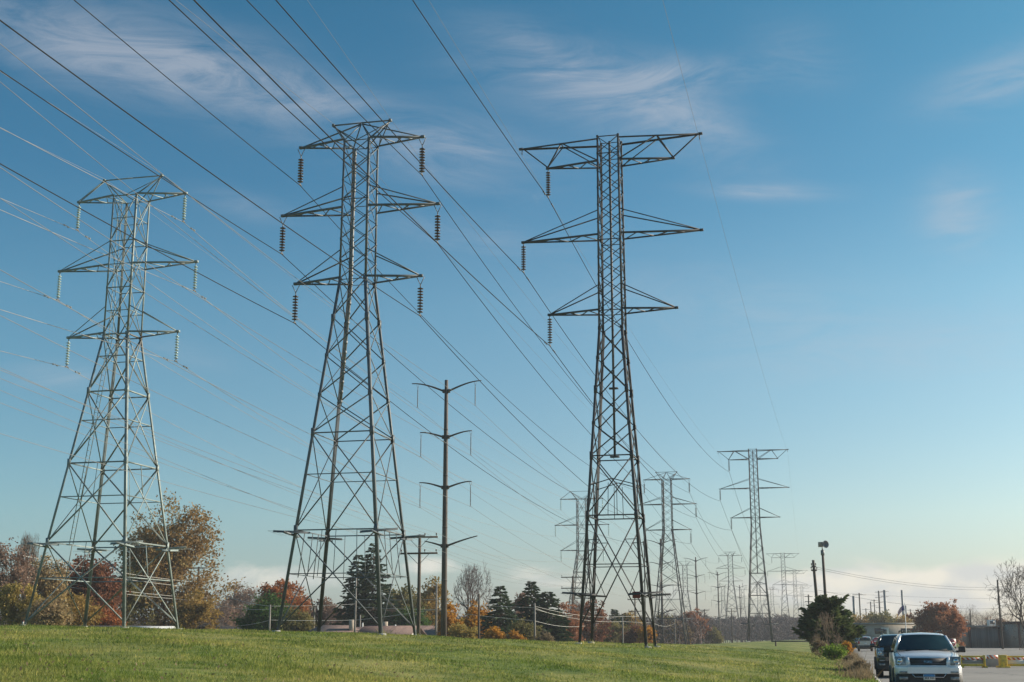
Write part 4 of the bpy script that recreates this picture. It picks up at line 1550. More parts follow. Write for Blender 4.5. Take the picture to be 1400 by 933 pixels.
for i, (px, top, w, Y, lm, n, ls, lab) in enumerate([(1156, 877, 16, 98, LM_YELLOW, 1600, .10, 'small amber shrub right of the cedar'),
                                                     (1138, 882, 34, 86, LM_LIME, 1500, .09, 'bright green weeds in front of the cedar'),
                                                     (1120, 874, 26, 92, LM_DRY, 700, .09, 'dry tan weeds left of the bright green weeds'),
                                                     (1162, 896, 20, 82, LM_DRY, 600, .08, 'dry weeds leaning over the kerb'),
                                                     (1176, 903, 22, 64, LM_DRY, 450, .07, 'dry weeds at the kerb behind the dark parked car')]):
    p, H, W = size_of(px, top, w, Y)
    o = broadleaf('shrub', 700 + i, max(H, .5), W, lm, M_TWIG_TAN, tf=.02, stems=6, limbs=14, subs=4, leaves=n, lsize=ls, sig=.07)
    place(o, p, lab, 'shrub', 'shrubs around the cedar')


# far woods: nobody could count these trunks
def far_wood(name, seed, pxa, pxb, Ya, Yb, topf, n, m, lab, base=.2):
    rng = np.random.default_rng(seed)
    mb = MB()
    for k in range(n):
        px = rng.uniform(pxa, pxb)
        Y = rng.uniform(Ya, Yb)
        x = at(px, 872, Y)[0]
        zb = min(base, ground(x, Y)) if Y < 400 else base
        H = (at(px, topf(px) + rng.normal() * 3.0, Y)[2] - zb) * rng.uniform(.8, 1.02)
        W = H * rng.uniform(.65, 1.0)
        mb.tube([(x, Y, zb - .3), (x + rng.normal() * .2, Y, zb + H * .8)], [H * .014, .03], 4, cap=False)
        nt = 230
        h0 = rng.uniform(.12, .95, nt)
        a = rng.uniform(0, 2 * pi, nt)
        r_ = np.sqrt(rng.random(nt)) * W / 2 * np.sin(np.clip(h0 ** 1.4 + .06, 0, 1) * pi) ** .5
        c = np.stack([x + np.cos(a) * r_, Y + np.sin(a) * r_, zb + h0 * H], -1)
        d = np.stack([np.cos(a) * .9, np.sin(a) * .9, np.full(nt, .8)], -1) + rng.normal(size=(nt, 3)) * .5
        d /= np.linalg.norm(d, axis=1)[:, None]
        L = rng.uniform(.08, .20, nt)[:, None] * H
        sd = np.cross(d, rand_dirs(rng, nt))
        sd /= np.linalg.norm(sd, axis=1)[:, None] + 1e-9
        wd = Y * .00028
        mb.tris(np.stack([c - d * L * .5 - sd * wd, c - d * L * .5 + sd * wd, c + d * L * .5], 1))
    o = mb.build(name, m)
    tag(o, lab, 'wood', kind='stuff')
    return o


far_wood('far_wood', 1, 940, 1125, 420, 640, lambda p_: 842, 210, M_TWIG, 'hazy leafless wood far behind the mid-distance pylons')
far_wood('far_wood', 2, -60, 960, 230, 300, lambda p_: 838, 420, M_TWIG, 'bare wood behind the trees across the left half', base=-1.2)
far_wood('far_wood', 3, 1110, 1470, 380, 520, lambda p_: 852, 170, M_TWIG, 'bare wood behind the low building and the shed', base=0.0)

# ------------------------------------------------------------------ houses beyond the crest
M_ROOF_BROWN = mat('shingle_brown', (0.20, 0.135, 0.115), (0.145, 0.10, 0.088), 5, 0.9, bump=.3)
M_ROOF_GREY = mat('shingle_grey', (0.06, 0.06, 0.068), (0.045, 0.045, 0.052), 5, 1.0, bump=.3, spec=.05)
M_ROOF_LIGHT = mat('roof_metal_light', (0.60, 0.60, 0.58), (0.5, 0.5, 0.5), 2, 0.5)
M_WALL_TAN = mat('siding_tan', (0.42, 0.35, 0.27), (0.36, 0.30, 0.24), 3, 0.8)
M_WHITE = mat('white_paint', (0.78, 0.77, 0.74), (0.7, 0.69, 0.66), 2, 0.6)
M_WALL_GREY = mat('block_wall_grey', (0.40, 0.37, 0.33), (0.33, 0.305, 0.275), 1.2, 0.9, bump=.1)
M_GLASS = mat('window_glass', (0.035, 0.045, 0.05), (0.05, 0.06, 0.065), 1, 0.08, spec=.8)
M_DARK = mat('dark_opening', (0.03, 0.028, 0.026), (0.04, 0.037, 0.034), 2, .9)


def house(px, Y, ridge_py, Wm, Dm, rz, roof_m, wall_m, lab, hip=False, gable_h=1.5, chimney=True, wall_h=2.5):
    x = at(px, 872, Y)[0]
    zr = at(px, ridge_py, Y)[2]
    zb = zr - wall_h - gable_h
    root = empty('house', (x, Y, zb), rz)
    w, d = Wm / 2, Dm / 2
    mb = MB()
    mb.box((0, 0, wall_h / 2 - .5), (Wm, Dm, wall_h + 1.0))
    if not hip:
        for s in (-1, 1):
            mb.add([(s * w * .998, -d, wall_h), (s * w * .998, d, wall_h), (s * w * .998, 0, wall_h + gable_h - .06)], np.array([[0, 1, 2]]))
    mb.build('wall', wall_m, root)
    rf = MB()
    o = .45
    hx = w + o if not hip else w - d * .8
    e = wall_h - .12
    for s in (-1, 1):
        V = [(-w - o, s * (d + o), e), (w + o, s * (d + o), e), (hx, 0, wall_h + gable_h), (-hx, 0, wall_h + gable_h)]
        V2 = [(a, b, c - .14) for a, b, c in V]
        rf.hexa(V2 + V if s < 0 else V2[::-1] + V[::-1])
    if hip:
        for s in (-1, 1):
            V = [(s * (w + o), -d - o, e), (s * (w + o), d + o, e), (s * hx, 0, wall_h + gable_h)]
            rf.add(V, np.array([[0, 1, 2]]))
    ro = rf.build('roof', roof_m, root)
    if chimney:
        c = MB()
        c.box((w * .35, -d * .3, wall_h + gable_h * .85), (.5, .5, 1.5))
        c.build('chimney', M_WALL_TAN, ro)
        v = MB()
        v.tube([(w * .6, -d * .35, wall_h + gable_h * .4), (w * .6, -d * .35, wall_h + gable_h * 1.15)], .07, 8)
        v.build('vent_pipe', M_WHITE, ro)
    for xw in (-w * .5, w * .45):
        fr = MB()
        fr.box((xw, -d - .02, 1.45), (1.3, .08, 1.1))
        f = fr.build('window', M_WHITE, root)
        pn = MB()
        pn.box((xw, -d - .07, 1.45), (1.1, .03, .9))
        pn.build('pane', M_GLASS, f)
    tag(root, lab, 'house', 'houses behind the crest of the field')
    return root


house(458, 134, 855.0, 8.5, 7, .25, M_ROOF_BROWN, M_WALL_TAN, 'brown hip-roofed house between the legs of the second pylon', hip=True)
house(508, 139, 857.5, 9, 7, -.1, M_ROOF_BROWN, M_WALL_TAN, 'brown roofed house left of the white gable')
house(534, 131, 856, 6, 3.6, radians(-34), M_ROOF_BROWN, M_WHITE, 'small house with white gable right of the second pylon', chimney=False, gable_h=1.3)
house(564, 146, 855.5, 9, 7, .1, M_ROOF_BROWN, M_WALL_TAN, 'brown roofed house behind the two-arm timber pole', chimney=False)
house(120, 118, 855.5, 10, 6, .05, M_ROOF_GREY, M_WALL_TAN, 'dark grey roofed house behind the leftmost pylon', chimney=False)
house(206, 116, 856.3, 3.0, 3.0, .05, M_ROOF_LIGHT, M_WHITE, 'low shed with white roof behind the leftmost pylon right leg', chimney=False, gable_h=.35)
house(312, 150, 857, 6, 6, .0, M_ROOF_GREY, M_WALL_TAN, 'low dark roofed house right of the big golden tree', chimney=False)


# ------------------------------------------------------------------ right side: buildings and street things
def box_part(name, c, size, m, parent, bev=0.0):
    mb = MB()
    mb.box(c, size)
    o = mb.build(name, m, parent)
    if bev:
        bevel(o, bev)
    return o


# long low building
Yb = 255
xa, xb = at(1163, 872, Yb)[0], at(1262, 872, Yb)[0]
ht = at(1200, 853, Yb)[2]
wid = xb - xa
bl = empty('low_building', ((xa + xb) / 2, Yb, 0), 0)
tag(bl, 'long low grey flat-roofed building with a white door behind the cars', 'building')
box_part('wall', (0, 3, ht / 2 - .1), (wid, 6, ht - .2), M_WALL_GREY, bl)
box_part('roof', (0, 2.9, ht), (wid + .8, 7, .32), M_POLE_GREY, bl)
for fx in (-.40, -.12, .28, .44):
    if abs(fx + .02) < .05:
        continue
    w_ = box_part('window', (fx * wid * .9 + .2, -.03, ht - 1.35), (1.9, .1, 1.0), M_DARK, bl)
    box_part('pane', (fx * wid * .9 + .2, -.09, ht - 1.35), (1.7, .03, .8), M_GLASS, w_)
dr = box_part('door', (-.02 * wid, -.05, ht - 2.0), (1.5, .1, 2.6), M_WHITE, bl)
box_part('pane', (-.02 * wid, -.12, ht - 1.45), (.55, .03, .8), M_GLASS, dr)
box_part('garage_panel', (-.33 * wid, -.03, 1.3), (3.0, .09, 1.8), M_POLE_GREY, bl)
box_part('garage_panel', (.10 * wid, -.03, 1.2), (3.4, .09, 1.5), M_WALL_TAN, bl)

# weathered plank shed / fence
M_PLANK = mat('weathered_planks', (0.30, 0.275, 0.25), (0.18, 0.168, 0.155), 1.0, .9, bump=.2, stretch=(3.5, 3.5, .12))
M_BRICKD = mat('dark_red_trim', (0.10, 0.045, 0.04), (0.075, 0.037, 0.034), 3, .85)
Yf = 232
x0, x1 = at(1327, 872, Yf)[0], at(1366, 872, Yf)[0]
hf = at(1340, 855.5, Yf)[2]
sh = empty('plank_shed', ((x0 + x1) / 2, Yf, 0), 0)
tag(sh, 'grey weathered plank shed left of the utility pole at right', 'shed')
rng = np.random.default_rng(5)
pl = MB()
nx = 26
for k in range(nx):
    w_ = (x1 - x0) / nx
    h_ = hf - .35 + rng.normal() * .05
    pl.box((-(x1 - x0) / 2 + (k + .5) * w_, rng.normal() * .015, h_ / 2), (w_ * .94, .06, h_))
pl.box((0, 2, hf / 2 - .25), (x1 - x0 - .1, 3.9, hf - .6))
pl.build('plank_wall', M_PLANK, sh)
box_part('roof', (0, 1.9, hf - .12), (x1 - x0 + .6, 4.9, .22), M_WALL_GREY, sh)
for xx in (-(x1 - x0) / 2 - .1, (x1 - x0) / 2 - 5.0 + 5.0):
    box_part('post', (xx, -.1, hf / 2), (.28, .28, hf), M_BRICKD, sh)
box_part('end_wall', (-(x1 - x0) / 2 - .85, .6, hf * .42), (1.1, 1.0, hf * .84), M_WALL_TAN, sh)

x2, x3 = at(1367.5, 872, Yf)[0], at(1393, 872, Yf)[0]
gs = empty('garage', ((x2 + x3) / 2, Yf, 0), 0)
tag(gs, 'low garage with dark red roof edge right of the plank shed', 'garage')
gh = at(1380, 857, Yf)[2]
box_part('wall', (0, 3, gh / 2 - .2), (x3 - x2, 6, gh - .4), M_WALL_GREY, gs)
box_part('roof', (0, 2.8, gh - .15), (x3 - x2 + .15, 6.6, .45), M_BRICKD, gs)
gd = box_part('door', (.1, -.06, gh * .36), (2.4, .1, gh * .72), M_PLANK, gs)
box_part('frame', (-1.35, -.06, gh * .38), (.16, .14, gh * .76), M_BRICKD, gs)
hs = empty('brick_house', (at(1412, 872, 225)[0], 225, 0), 0)
tag(hs, 'tan building with dark corner trim at the right edge', 'building')
hh_ = at(1400, 852, 225)[2]
box_part('wall', (0, 4, hh_ / 2), (4.6, 8, hh_), M_WALL_TAN, hs)
box_part('roof', (0, 3.9, hh_ + .12), (5.1, 8.6, .3), M_BRICKD, hs)
box_part('corner_trim', (-2.2, -.03, hh_ / 2), (.35, .12, hh_), M_BRICKD, hs)
wn = box_part('window', (-1.0, -.03, hh_ * .55), (.9, .1, 1.3), M_WHITE, hs)
box_part('pane', (-1.0, -.1, hh_ * .55), (.7, .03, 1.1), M_GLASS, wn)
ac = empty('roof_unit', (at(1357, 872, 236)[0], 236, hf), 0)
tag(ac, 'white ventilation unit on the plank shed roof', 'roof unit')
box_part('casing', (0, 0, .5), (1.2, 1.0, .95), M_WHITE, ac, .03)
box_part('grille', (0, -.52, .55), (.8, .05, .5), M_FIT, ac)

# utility pole at right, pole and siren by the cedar
put_pole(1363.5, 793, 205, [], [], 'plain dark utility pole rising over the plank shed at right', UG, base=0.0, r=.17)
wpole, _, wh = put_pole(1112, 766, 118, [775, 780], [3, 4], 'leaning timber pole at the left side of the cedar', UG, base=.5, r=.17, pins=2, lean=-.32)
for k, (ya, yb, lab) in enumerate([(771, 784, 'upper wire from the leaning timber pole to the right'), (773.5, 788, 'middle wire from the leaning timber pole to the right'),
                                   (802, 812, 'lower wire from the leaning timber pole to the right')]):
    a_ = at(1113, ya + 4, 118)
    wire([span(a_, at(1480, yb, 205), .0007)], .012, M_WIRE_DARK, lab, 'wires across the road')

siren = empty('siren_pole', at(1131, 880, 124), 0)
siren.location.z = 0.45
stp = at(1131, 752, 124)[2] - .45
tag(siren, 'warning siren horn on a dark pole above the cedar', 'siren')
mb = MB()
mb.tube([(.12, 0, -.5), (.05, 0, stp * .5), (0, 0, stp)], [.16, .14, .11], 10)
mb.build('pole', M_WOOD, siren)
mb = MB()
mb.tube([(0, 0, stp - .5), (0, 0, stp - .05)], .17, 10)
mb.tube([(0, 0, stp - .05), (0, 0, stp + .22)], .06, 8)
mb.build('motor_housing', M_POLE_GREY, siren)
mb = MB()
mb.lathe([(.16, -.30), (.18, -.10), (.23, .08), (.33, .26), (.36, .28), (.33, .29), (.20, .12), (0, .06)], 16, ax='-y')
hn = mb.build('horn', M_POLE_GREY, siren, smooth=True)
hn.location = (.16, 0, stp + .50)
hn.rotation_euler = (0, 0, radians(24))
box_part('driver_box', (-.10, .16, stp + .50), (.40, .44, .46), M_WALL_TAN, siren, .03)

# flagpole with flag
fp = empty('flagpole', (at(1239.5, 872, 165)[0], 165, 0), 0)
tag(fp, 'slim white flagpole with a small drooping flag in front of the low building', 'flagpole')
fh = at(1239, 826, 165)[2]
mb = MB()
mb.tube([(0, 0, 0), (0, 0, fh)], [.07, .04], 8)
mb.lathe([(0, fh + .14), (.07, fh + .07), (0, fh)], 8)
mb.build('pole', M_WHITE, fp)


def flag_mat():
    m = bpy.data.materials.new('flag_cloth')
    m.use_nodes = True
    T = NT(m.node_tree)
    b = m.node_tree.nodes['Principled BSDF']
    tc = T.n('ShaderNodeTexCoord')
    sp = T.n('ShaderNodeSeparateXYZ')
    T.link(tc.outputs['Generated'], sp.inputs[0])
    st_ = T.math('GREATER_THAN', T.math('FRACT', T.math('MULTIPLY', T.math('ADD', sp.outputs[2], T.math('MULTIPLY', sp.outputs[0], .6)), 6.5)), .5)
    c = T.mix(st_, (0.42, 0.03, 0.04, 1), (0.75, 0.74, 0.72, 1))
    can = T.math('MULTIPLY', T.math('GREATER_THAN', sp.outputs[0], .6), T.math('GREATER_THAN', sp.outputs[2], .55))
    T.link(T.mix(can, c, (0.03, 0.04, 0.16, 1)), b.inputs['Base Color'])
    b.inputs['Roughness'].default_value = .9
    return m


mb = MB()
gx, gz = 12, 8
V = []
for iz in range(gz + 1):
    for ix in range(gx + 1):
        f, g = ix / gx, iz / gz
        V.append((-.06 - f * .85, .06 * sin(f * 9 + g * 2), fh - .15 - f * f * .75 - (1 - g) * .62 - .1 * f))
F = [[iz * (gx + 1) + ix, iz * (gx + 1) + ix + 1, (iz + 1) * (gx + 1) + ix + 1, (iz + 1) * (gx + 1) + ix] for iz in range(gz) for ix in range(gx)]
mb.add(V, np.array(F))
mb.build('flag', flag_mat(), fp, smooth=True)

# far grey steel poles right of the cedar
FG = 'far poles right of the cedar'
for px, top, Y, r_, arms, lab in [(1170, 815, 420, .48, 0, 'thick pale grey far pole nearest the cedar'), (1213, 807, 520, .62, 2, 'thickest pale grey far pole with short arms, middle'),
                                  (1237, 807, 430, .40, 0, 'pale grey far pole directly behind the flagpole'), (1205, 808, 500, .33, 4, 'dark far pole with several arms left of the thickest'),
                                  (1178, 811, 380, .22, 1, 'thin far pole with one wide arm right of the thick pale one'), (1193, 823, 560, .28, 1, 'small far pole between the arm poles'),
                                  (1186, 832, 600, .26, 1, 'tiny far pole low above the building left end'), (1198, 820, 600, .26, 2, 'tiny far pole left of the dark arm pole'),
                                  (1108, 813, 330, .20, 2, 'thin far pole left of the leaning timber pole'), (1241, 828, 560, .5, 0, 'short far pole right of the flagpole'),
                                  (1247, 833, 620, .26, 2, 'tiny far pole right of the flagpole'), (1329, 833, 260, .13, 0, 'thin pole before the grey leafless tree')]:
    x = at(px, 872, Y)[0]
    zt = at(px, top, Y)[2]
    o = empty('power_pole', (x, Y, 0), 0)
    mb = MB()
    mb.tube([(0, 0, 0), (0, 0, zt)], [r_, r_ * .8], 10)
    mb.build('pole', M_POLE_GREY if r_ > .34 else M_WOOD, o)
    for k in range(arms):
        mb = MB()
        wdt = (9.5 if arms == 1 and px == 1178 else 5.5) * Y / PXM
        mb.box((0, -.2, zt - .5 - k * 7 * Y / PXM), (wdt * 2, .18, .16))
        mb.build('crossarm', M_FIT, o)
    tag(o, lab, 'power pole', FG)
for a_, b_, lab in [((1178, 813, 380), (1480, 818, 380), 'far thin wire above the flagpole'), ((1050, 806, 380), (1178, 812, 380), 'far thin wire passing behind the cedar')]:
    wire([span(at(*a_), at(*b_), .0006)], .02, M_WIRE_DARK, lab, 'far wires right of the cedar')

# low rail barrier left of the cedar
rl = empty('rail_barrier', spot(1090, 150), -PHI + radians(7))
tag(rl, 'low dark rail across the grass left of the cedar', 'rail')
rl.rotation_euler = (0, 0, 0)
mb = MB()
mb.tube([(-2.8, 0, .62), (2.35, 0, .62)], .07, 8)
mb.build('rail', M_STEEL_DARK, rl)
for xx in (-2.4, 2.3):
    mb = MB()
    mb.tube([(xx, .1, -.3), (xx, .1, .72)], .09, 8)
    mb.build('post', M_WOOD, rl)
# white marker post at far left
mk = empty('marker_post', spot(30, 77), 0)
tag(mk, 'small white marker post on the grass at the far left', 'post')
mb = MB()
mb.tube([(0, 0, -.1), (0, 0, .26)], .05, 8)
mb.build('post', M_WHITE, mk)
mb = MB()
mb.tube([(0, 0, .26), (0, 0, .32)], .055, 8)
mb.build('cap', M_RED, mk)


# ---- do not enter signs
def text_mesh(body, size, ext=.004):
    cu = bpy.data.curves.new('txt', 'FONT')
    cu.body = body
    cu.size = size
    cu.extrude = ext
    cu.align_x = 'CENTER'
    cu.align_y = 'CENTER'
    ob = bpy.data.objects.new('txt', cu)
    col.objects.link(ob)
    dg = bpy.context.evaluated_depsgraph_get()
    me = bpy.data.meshes.new_from_object(ob.evaluated_get(dg))
    bpy.data.objects.remove(ob)
    return me


def text_part(name, body, size, m, parent, loc, rot=(pi / 2, 0, 0)):
    me = text_mesh(body, size)
    me.name = name
    me.materials.clear()
    me.materials.append(m)
    o = bpy.data.objects.new(name, me)
    col.objects.link(o)
    o.parent = parent
    o.location = loc
    o.rotation_euler = rot
    return o


M_SIGNRED = mat('sign_red', (0.50, 0.02, 0.05), (0.44, 0.02, 0.05), 2, .45)
for px, py, Y, lab in [(1301.5, 879, 142, 'red round do not enter sign right of the silver vehicle'), (1198, 877, 142, 'red round do not enter sign left of the dark parked vehicle')]:
    c = at(px, py, Y)
    s = empty('road_sign', (c[0], Y, 0), 0)
    tag(s, lab, 'road sign', 'do not enter signs')
    z = c[2]
    mb = MB()
    mb.box((0, .05, z / 2 + .2), (.07, .05, z + .5))
    mb.build('post', M_POLE_GREY, s)
    mb = MB()
    mb.box((.02, 0, z), (.80, .02, .80))
    mb.build('sign_board', M_WHITE, s)
    mb = MB()
    mb.lathe([(0, .036), (.385, .036), (.385, .012), (0, .012)], 28, (0, -.02, z), ax='-y')
    disc = mb.build('red_disc', M_SIGNRED, s)
    disc.location = (0, .0, 0)
    mb = MB()
    mb.box((0, -.065, z), (.56, .012, .13))
    mb.build('white_bar', M_WHITE, s)
    text_part('lettering', 'DO NOT', .13, M_WHITE, s, (0, -.062, z + .20))
    text_part('lettering', 'ENTER', .13, M_WHITE, s, (0, -.062, z - .20))

# ---- yellow road barriers
M_YELLOW = mat('yellow_paint', (0.80, 0.52, 0.05), (0.42, 0.27, 0.06), 5, .6, lo=.42, hi=.75)


def stripe_mat():
    m = bpy.data.materials.new('stripe_board')
    m.use_nodes = True
    T = NT(m.node_tree)
    b = m.node_tree.nodes['Principled BSDF']
    tc = T.n('ShaderNodeTexCoord')
    sp = T.n('ShaderNodeSeparateXYZ')
    T.link(tc.outputs['Object'], sp.inputs[0])
    q = T.math('GREATER_THAN', T.math('FRACT', T.math('MULTIPLY', T.math('ADD', sp.outputs[0], sp.outputs[2]), 3.6)), .5)
    T.link(T.mix(q, (0.72, 0.70, 0.66, 1), (0.55, 0.09, 0.03, 1)), b.inputs['Base Color'])
    b.inputs['Roughness'].default_value = .5
    return m


M_STRIPE = stripe_mat()
M_BOARD = mat('grey_board', (0.40, 0.36, 0.31), (0.32, 0.29, 0.26), 2, .8)
Yr = 79
for k, (pa, pb, fill, lab) in enumerate([(1310, 1344.5, M_BOARD, 'yellow framed road barrier nearest the silver vehicle'),
                                         (1372, 1408, M_WHITE, 'yellow framed road barrier with white panel at the right edge'),
                                         (1409, 1444, M_BOARD, None)]):
    if lab is None:
        continue
    xa_, xb_ = at(pa, 872, Yr)[0], at(pb, 872, Yr)[0]
    w_ = xb_ - xa_
    o = empty('road_barrier', ((xa_ + xb_) / 2, Yr, 0), 0)
    tag(o, lab, 'road barrier', 'yellow road barriers')
    box_part('top_rail', (0, 0, .62), (w_, .12, .10), M_YELLOW, o, .015)
    box_part('bottom_rail', (0, 0, .14), (w_, .14, .14), M_YELLOW, o, .015)
    for s in (-1, 1):
        box_part('post', (s * (w_ / 2 - .05), -.004, .35), (.11, .16, .7), M_YELLOW, o, .015)
        box_part('foot', (s * (w_ / 2 - .05), 0, .04), (.16, .6, .08), M_YELLOW, o, .01)
    box_part('striped_board', (0, -.02, .50), (w_ - .24, .05, .13), M_STRIPE, o)
    box_part('panel', (0, .01, .33), (w_ - .24, .04, .22), fill, o)
xa_, xb_ = at(1345, 872, 81)[0], at(1361, 872, 81)[0]
o = empty('road_barrier', ((xa_ + xb_) / 2, 81, 0), 0)
tag(o, 'grey block with red and white stripes between the yellow barriers', 'road barrier', 'yellow road barriers')
box_part('block', (0, 0, .24), (xb_ - xa_, .5, .48), M_BOARD, o, .03)
box_part('striped_board', (0, -.27, .58), (xb_ - xa_, .05, .2), M_STRIPE, o)
xc_ = at(1366, 872, Yr)[0]
o = empty('road_barrier', (xc_, Yr - .3, 0), 0)
tag(o, 'narrow yellow barrier post block between the two yellow framed barriers', 'road barrier', 'yellow road barriers')
box_part('block', (0, 0, .36), (.36, .5, .72), M_YELLOW, o, .03)
box_part('foot', (0, 0, .05), (.6, .7, .1), M_YELLOW, o, .02)


# ------------------------------------------------------------------ cars
def car_paint(name, c, metal=.6, rough=.28):
    return mat(name, c, tuple(q * .94 for q in c), 1.5, rough, metal, coat=.8)


M_SILVER = car_paint('silver_paint', (0.78, 0.785, 0.80), .25)
M_BLACKP = car_paint('black_paint', (0.012, 0.013, 0.017), .2)
M_GREYP = car_paint('pale_grey_paint', (0.50, 0.48, 0.46))
M_TYRE = mat('tyre', (0.018, 0.018, 0.018), (0.03, 0.03, 0.03), 8, .9)
M_CHROME = mat('chrome', (0.62, 0.62, 0.62), (0.55, 0.55, 0.55), 3, .15, 1.0)
M_LAMP = mat('lamp_glass', (0.34, 0.34, 0.34), (0.16, 0.165, 0.17), 9, .12, .3, spec=.8)
M_TAIL = mat('tail_glass', (0.50, 0.015, 0.02), (0.40, 0.012, 0.018), 5, .2)
M_TRIM = mat('black_trim', (0.02, 0.02, 0.022), (0.03, 0.03, 0.03), 5, .6)
M_CARGLASS = mat('car_glass', (0.012, 0.028, 0.032), (0.022, 0.05, 0.055), .8, .06, spec=.3)


def suv(paint, loc, rz, label, lower=M_TRIM, width=1.86, L=4.75, lettering=None, front=True, plate=True):
    """front faces local -y; origin under the front axle centre line at the bumper"""
    root = empty('parked_car', loc, rz)
    tag(root, label, 'car', 'vehicles on the road')
    w = width / 2

    def loft(name, secs, m, parent=root, smooth=True, bv=.0):
        """secs: list of closed rings (same count)"""
        mb = MB()
        n = len(secs[0])
        V = np.vstack(secs)
        F = []
        for i in range(len(secs) - 1):
            for j in range(n):
                k = (j + 1) % n
                F.append([i * n + j, i * n + k, (i + 1) * n + k, (i + 1) * n + j])
        mb.add(V, np.array(F))
        for r_, rev in ((0, True), (len(secs) - 1, False)):
            c = secs[r_].mean(0)
            idx = list(range(n))
            ring = np.vstack([secs[r_], c])
            mb.add(ring, np.array([[j, (j + 1) % n, n] if not rev else [(j + 1) % n, j, n] for j in idx]))
        o = mb.build(name, m, parent, smooth=False)
        if smooth:
            for p_ in o.data.polygons:
                p_.use_smooth = True
        return o

    def ring(y, zb, zt, hw_b, hw_t, crown=.03, belt=.62):
        """cross-section at y, right and left symmetric, rounded shoulders"""
        zm = zb + (zt - zb) * belt
        pts = [(-hw_b * .94, zb), (-hw_b, zb + .07), (-hw_b * 1.0, zm), (-hw_t - .02, zt - .10), (-hw_t + .03, zt - .045), (-hw_t + .14, zt - .01), (-hw_t * .4, zt + crown * .7), (0, zt + crown),
               (hw_t * .4, zt + crown * .7), (hw_t - .14, zt - .01), (hw_t - .03, zt - .045), (hw_t + .02, zt - .10), (hw_b * 1.0, zm), (hw_b, zb + .07), (hw_b * .94, zb)]
        return np.array([(x, y, z) for x, z in pts])
    body_secs = [ring(.02, .52, 1.04, w * .86, w * .80, .01), ring(.08, .42, 1.14, w * .965, w * .90, .02), ring(.35, .34, 1.21, w, w * .95, .035), ring(.8, .34, 1.28, w, w * .965, .045),
                 ring(1.15, .34, 1.33, w, w * .97, .04), ring(2.0, .34, 1.335, w, w * .97, .0), ring(3.6, .34, 1.335, w, w * .965, .0), ring(L - .25, .36, 1.33, w * .99, w * .955, .0),
                 ring(L - .04, .45, 1.26, w * .95, w * .92, .0)]
    body = loft('body', body_secs, paint)

    def gring(y, zb, zt, hb, ht, cr=.03):
        pts = [(-hb, zb), (-ht - .01, zt - .09), (-ht + .05, zt - .02), (-ht + .16, zt + .005), (0, zt + cr), (ht - .16, zt + .005), (ht - .05, zt - .02), (ht + .01, zt - .09), (hb, zb)]
        return np.array([(x, y, z) for x, z in pts])
    gb = w * .93
    roof = loft('roof', [gring(1.72, 1.30, 1.765, gb, w * .70), gring(1.85, 1.30, 1.80, gb, w * .715), gring(2.5, 1.30, 1.825, gb, w * .735), gring(3.7, 1.30, 1.82, gb, w * .735),
                         gring(L - .45, 1.30, 1.79, gb, w * .72), gring(L - .22, 1.30, 1.72, gb * .98, w * .69)], paint)
    # windscreen with pillars
    zb_, zt_, yb_, yt_ = 1.33, 1.765, 1.02, 1.71
    for s in (-1, 1):
        mb = MB()
        mb.hexa([(s * gb * .99 - .045, yb_ + .02, zb_ - .03), (s * gb * .99 + .03, yb_ + .02, zb_ - .03), (s * gb * .99 + .03, yb_ + .24, zb_ - .03), (s * gb * .99 - .045, yb_ + .24, zb_ - .03),
                 (s * w * .70 - .045, yt_ - .03, zt_), (s * w * .70 + .03, yt_ - .03, zt_), (s * w * .70 + .03, yt_ + .17, zt_), (s * w * .70 - .045, yt_ + .17, zt_)])
        mb.build('pillar', paint, root)
    mb = MB()
    g0, g1 = gb * .96 - .03, w * .70 - .03
    nseg = 8
    rows = []
    for f in (0, .5, 1):
        hw_, y_, z_ = g0 + (g1 - g0) * f, yb_ + (yt_ - yb_) * f, zb_ + (zt_ - zb_) * f
        rows.append([(hw_ * (2 * q / nseg - 1), y_ - .10 * (1 - (2 * q / nseg - 1) ** 2), z_ + .03 * (1 - (2 * q / nseg - 1) ** 2)) for q in range(nseg + 1)])
    V = np.array(rows).reshape(-1, 3)
    F = [[i * (nseg + 1) + j, i * (nseg + 1) + j + 1, (i + 1) * (nseg + 1) + j + 1, (i + 1) * (nseg + 1) + j] for i in range(2) for j in range(nseg)]
    mb.add(V, np.array(F))
    ws = mb.build('windscreen', M_CARGLASS, root, smooth=True)
    mb = MB()
    mb.tube([(-.55, yb_ - .02, zb_ + .005), (.12, yb_ - .04, zb_ + .04)], .012, 4)
    mb.tube([(.1, yb_ - .05, zb_ + .02), (.62, yb_ - .02, zb_ + .03)], .012, 4)
    mb.build('wiper', M_TRIM, ws)
    box_part('rear_view_mirror', (0, yt_ - .14, zt_ - .10), (.22, .04, .06), M_POLE_GREY, ws)
    # side windows (dark bands set into the roof house)
    for s in (-1, 1):
        mb = MB()
        for (ya, yb2, slant) in ((1.45, 2.35, .28), (2.45, 3.30, 0), (3.38, L - .42, 0)):
            xb1, xt1 = s * (gb - .035 + .02), s * (w * .735 + .035)
            mb.hexa([(xb1 - .01, ya, 1.37), (xb1 + .01, ya, 1.37), (xb1 + .01, yb2, 1.37), (xb1 - .01, yb2, 1.37),
                     (xt1 - .01, ya + slant, 1.70), (xt1 + .01, ya + slant, 1.70), (xt1 + .01, yb2 - .04, 1.70), (xt1 - .01, yb2 - .04, 1.70)])
        mb.build('side_window', M_CARGLASS, root)
        rr = MB()
        rr.tube([(s * w * .62, 2.0, 1.86), (s * w * .62, 2.1, 1.90), (s * w * .62, L - .7, 1.90), (s * w * .62, L - .6, 1.86)], .022, 6)
        rr.build('roof_rail', M_TRIM, root)
        # mirrors
        mm = MB()
        mm.box((s * (w + .14), 1.32, 1.36), (.20, .10, .17))
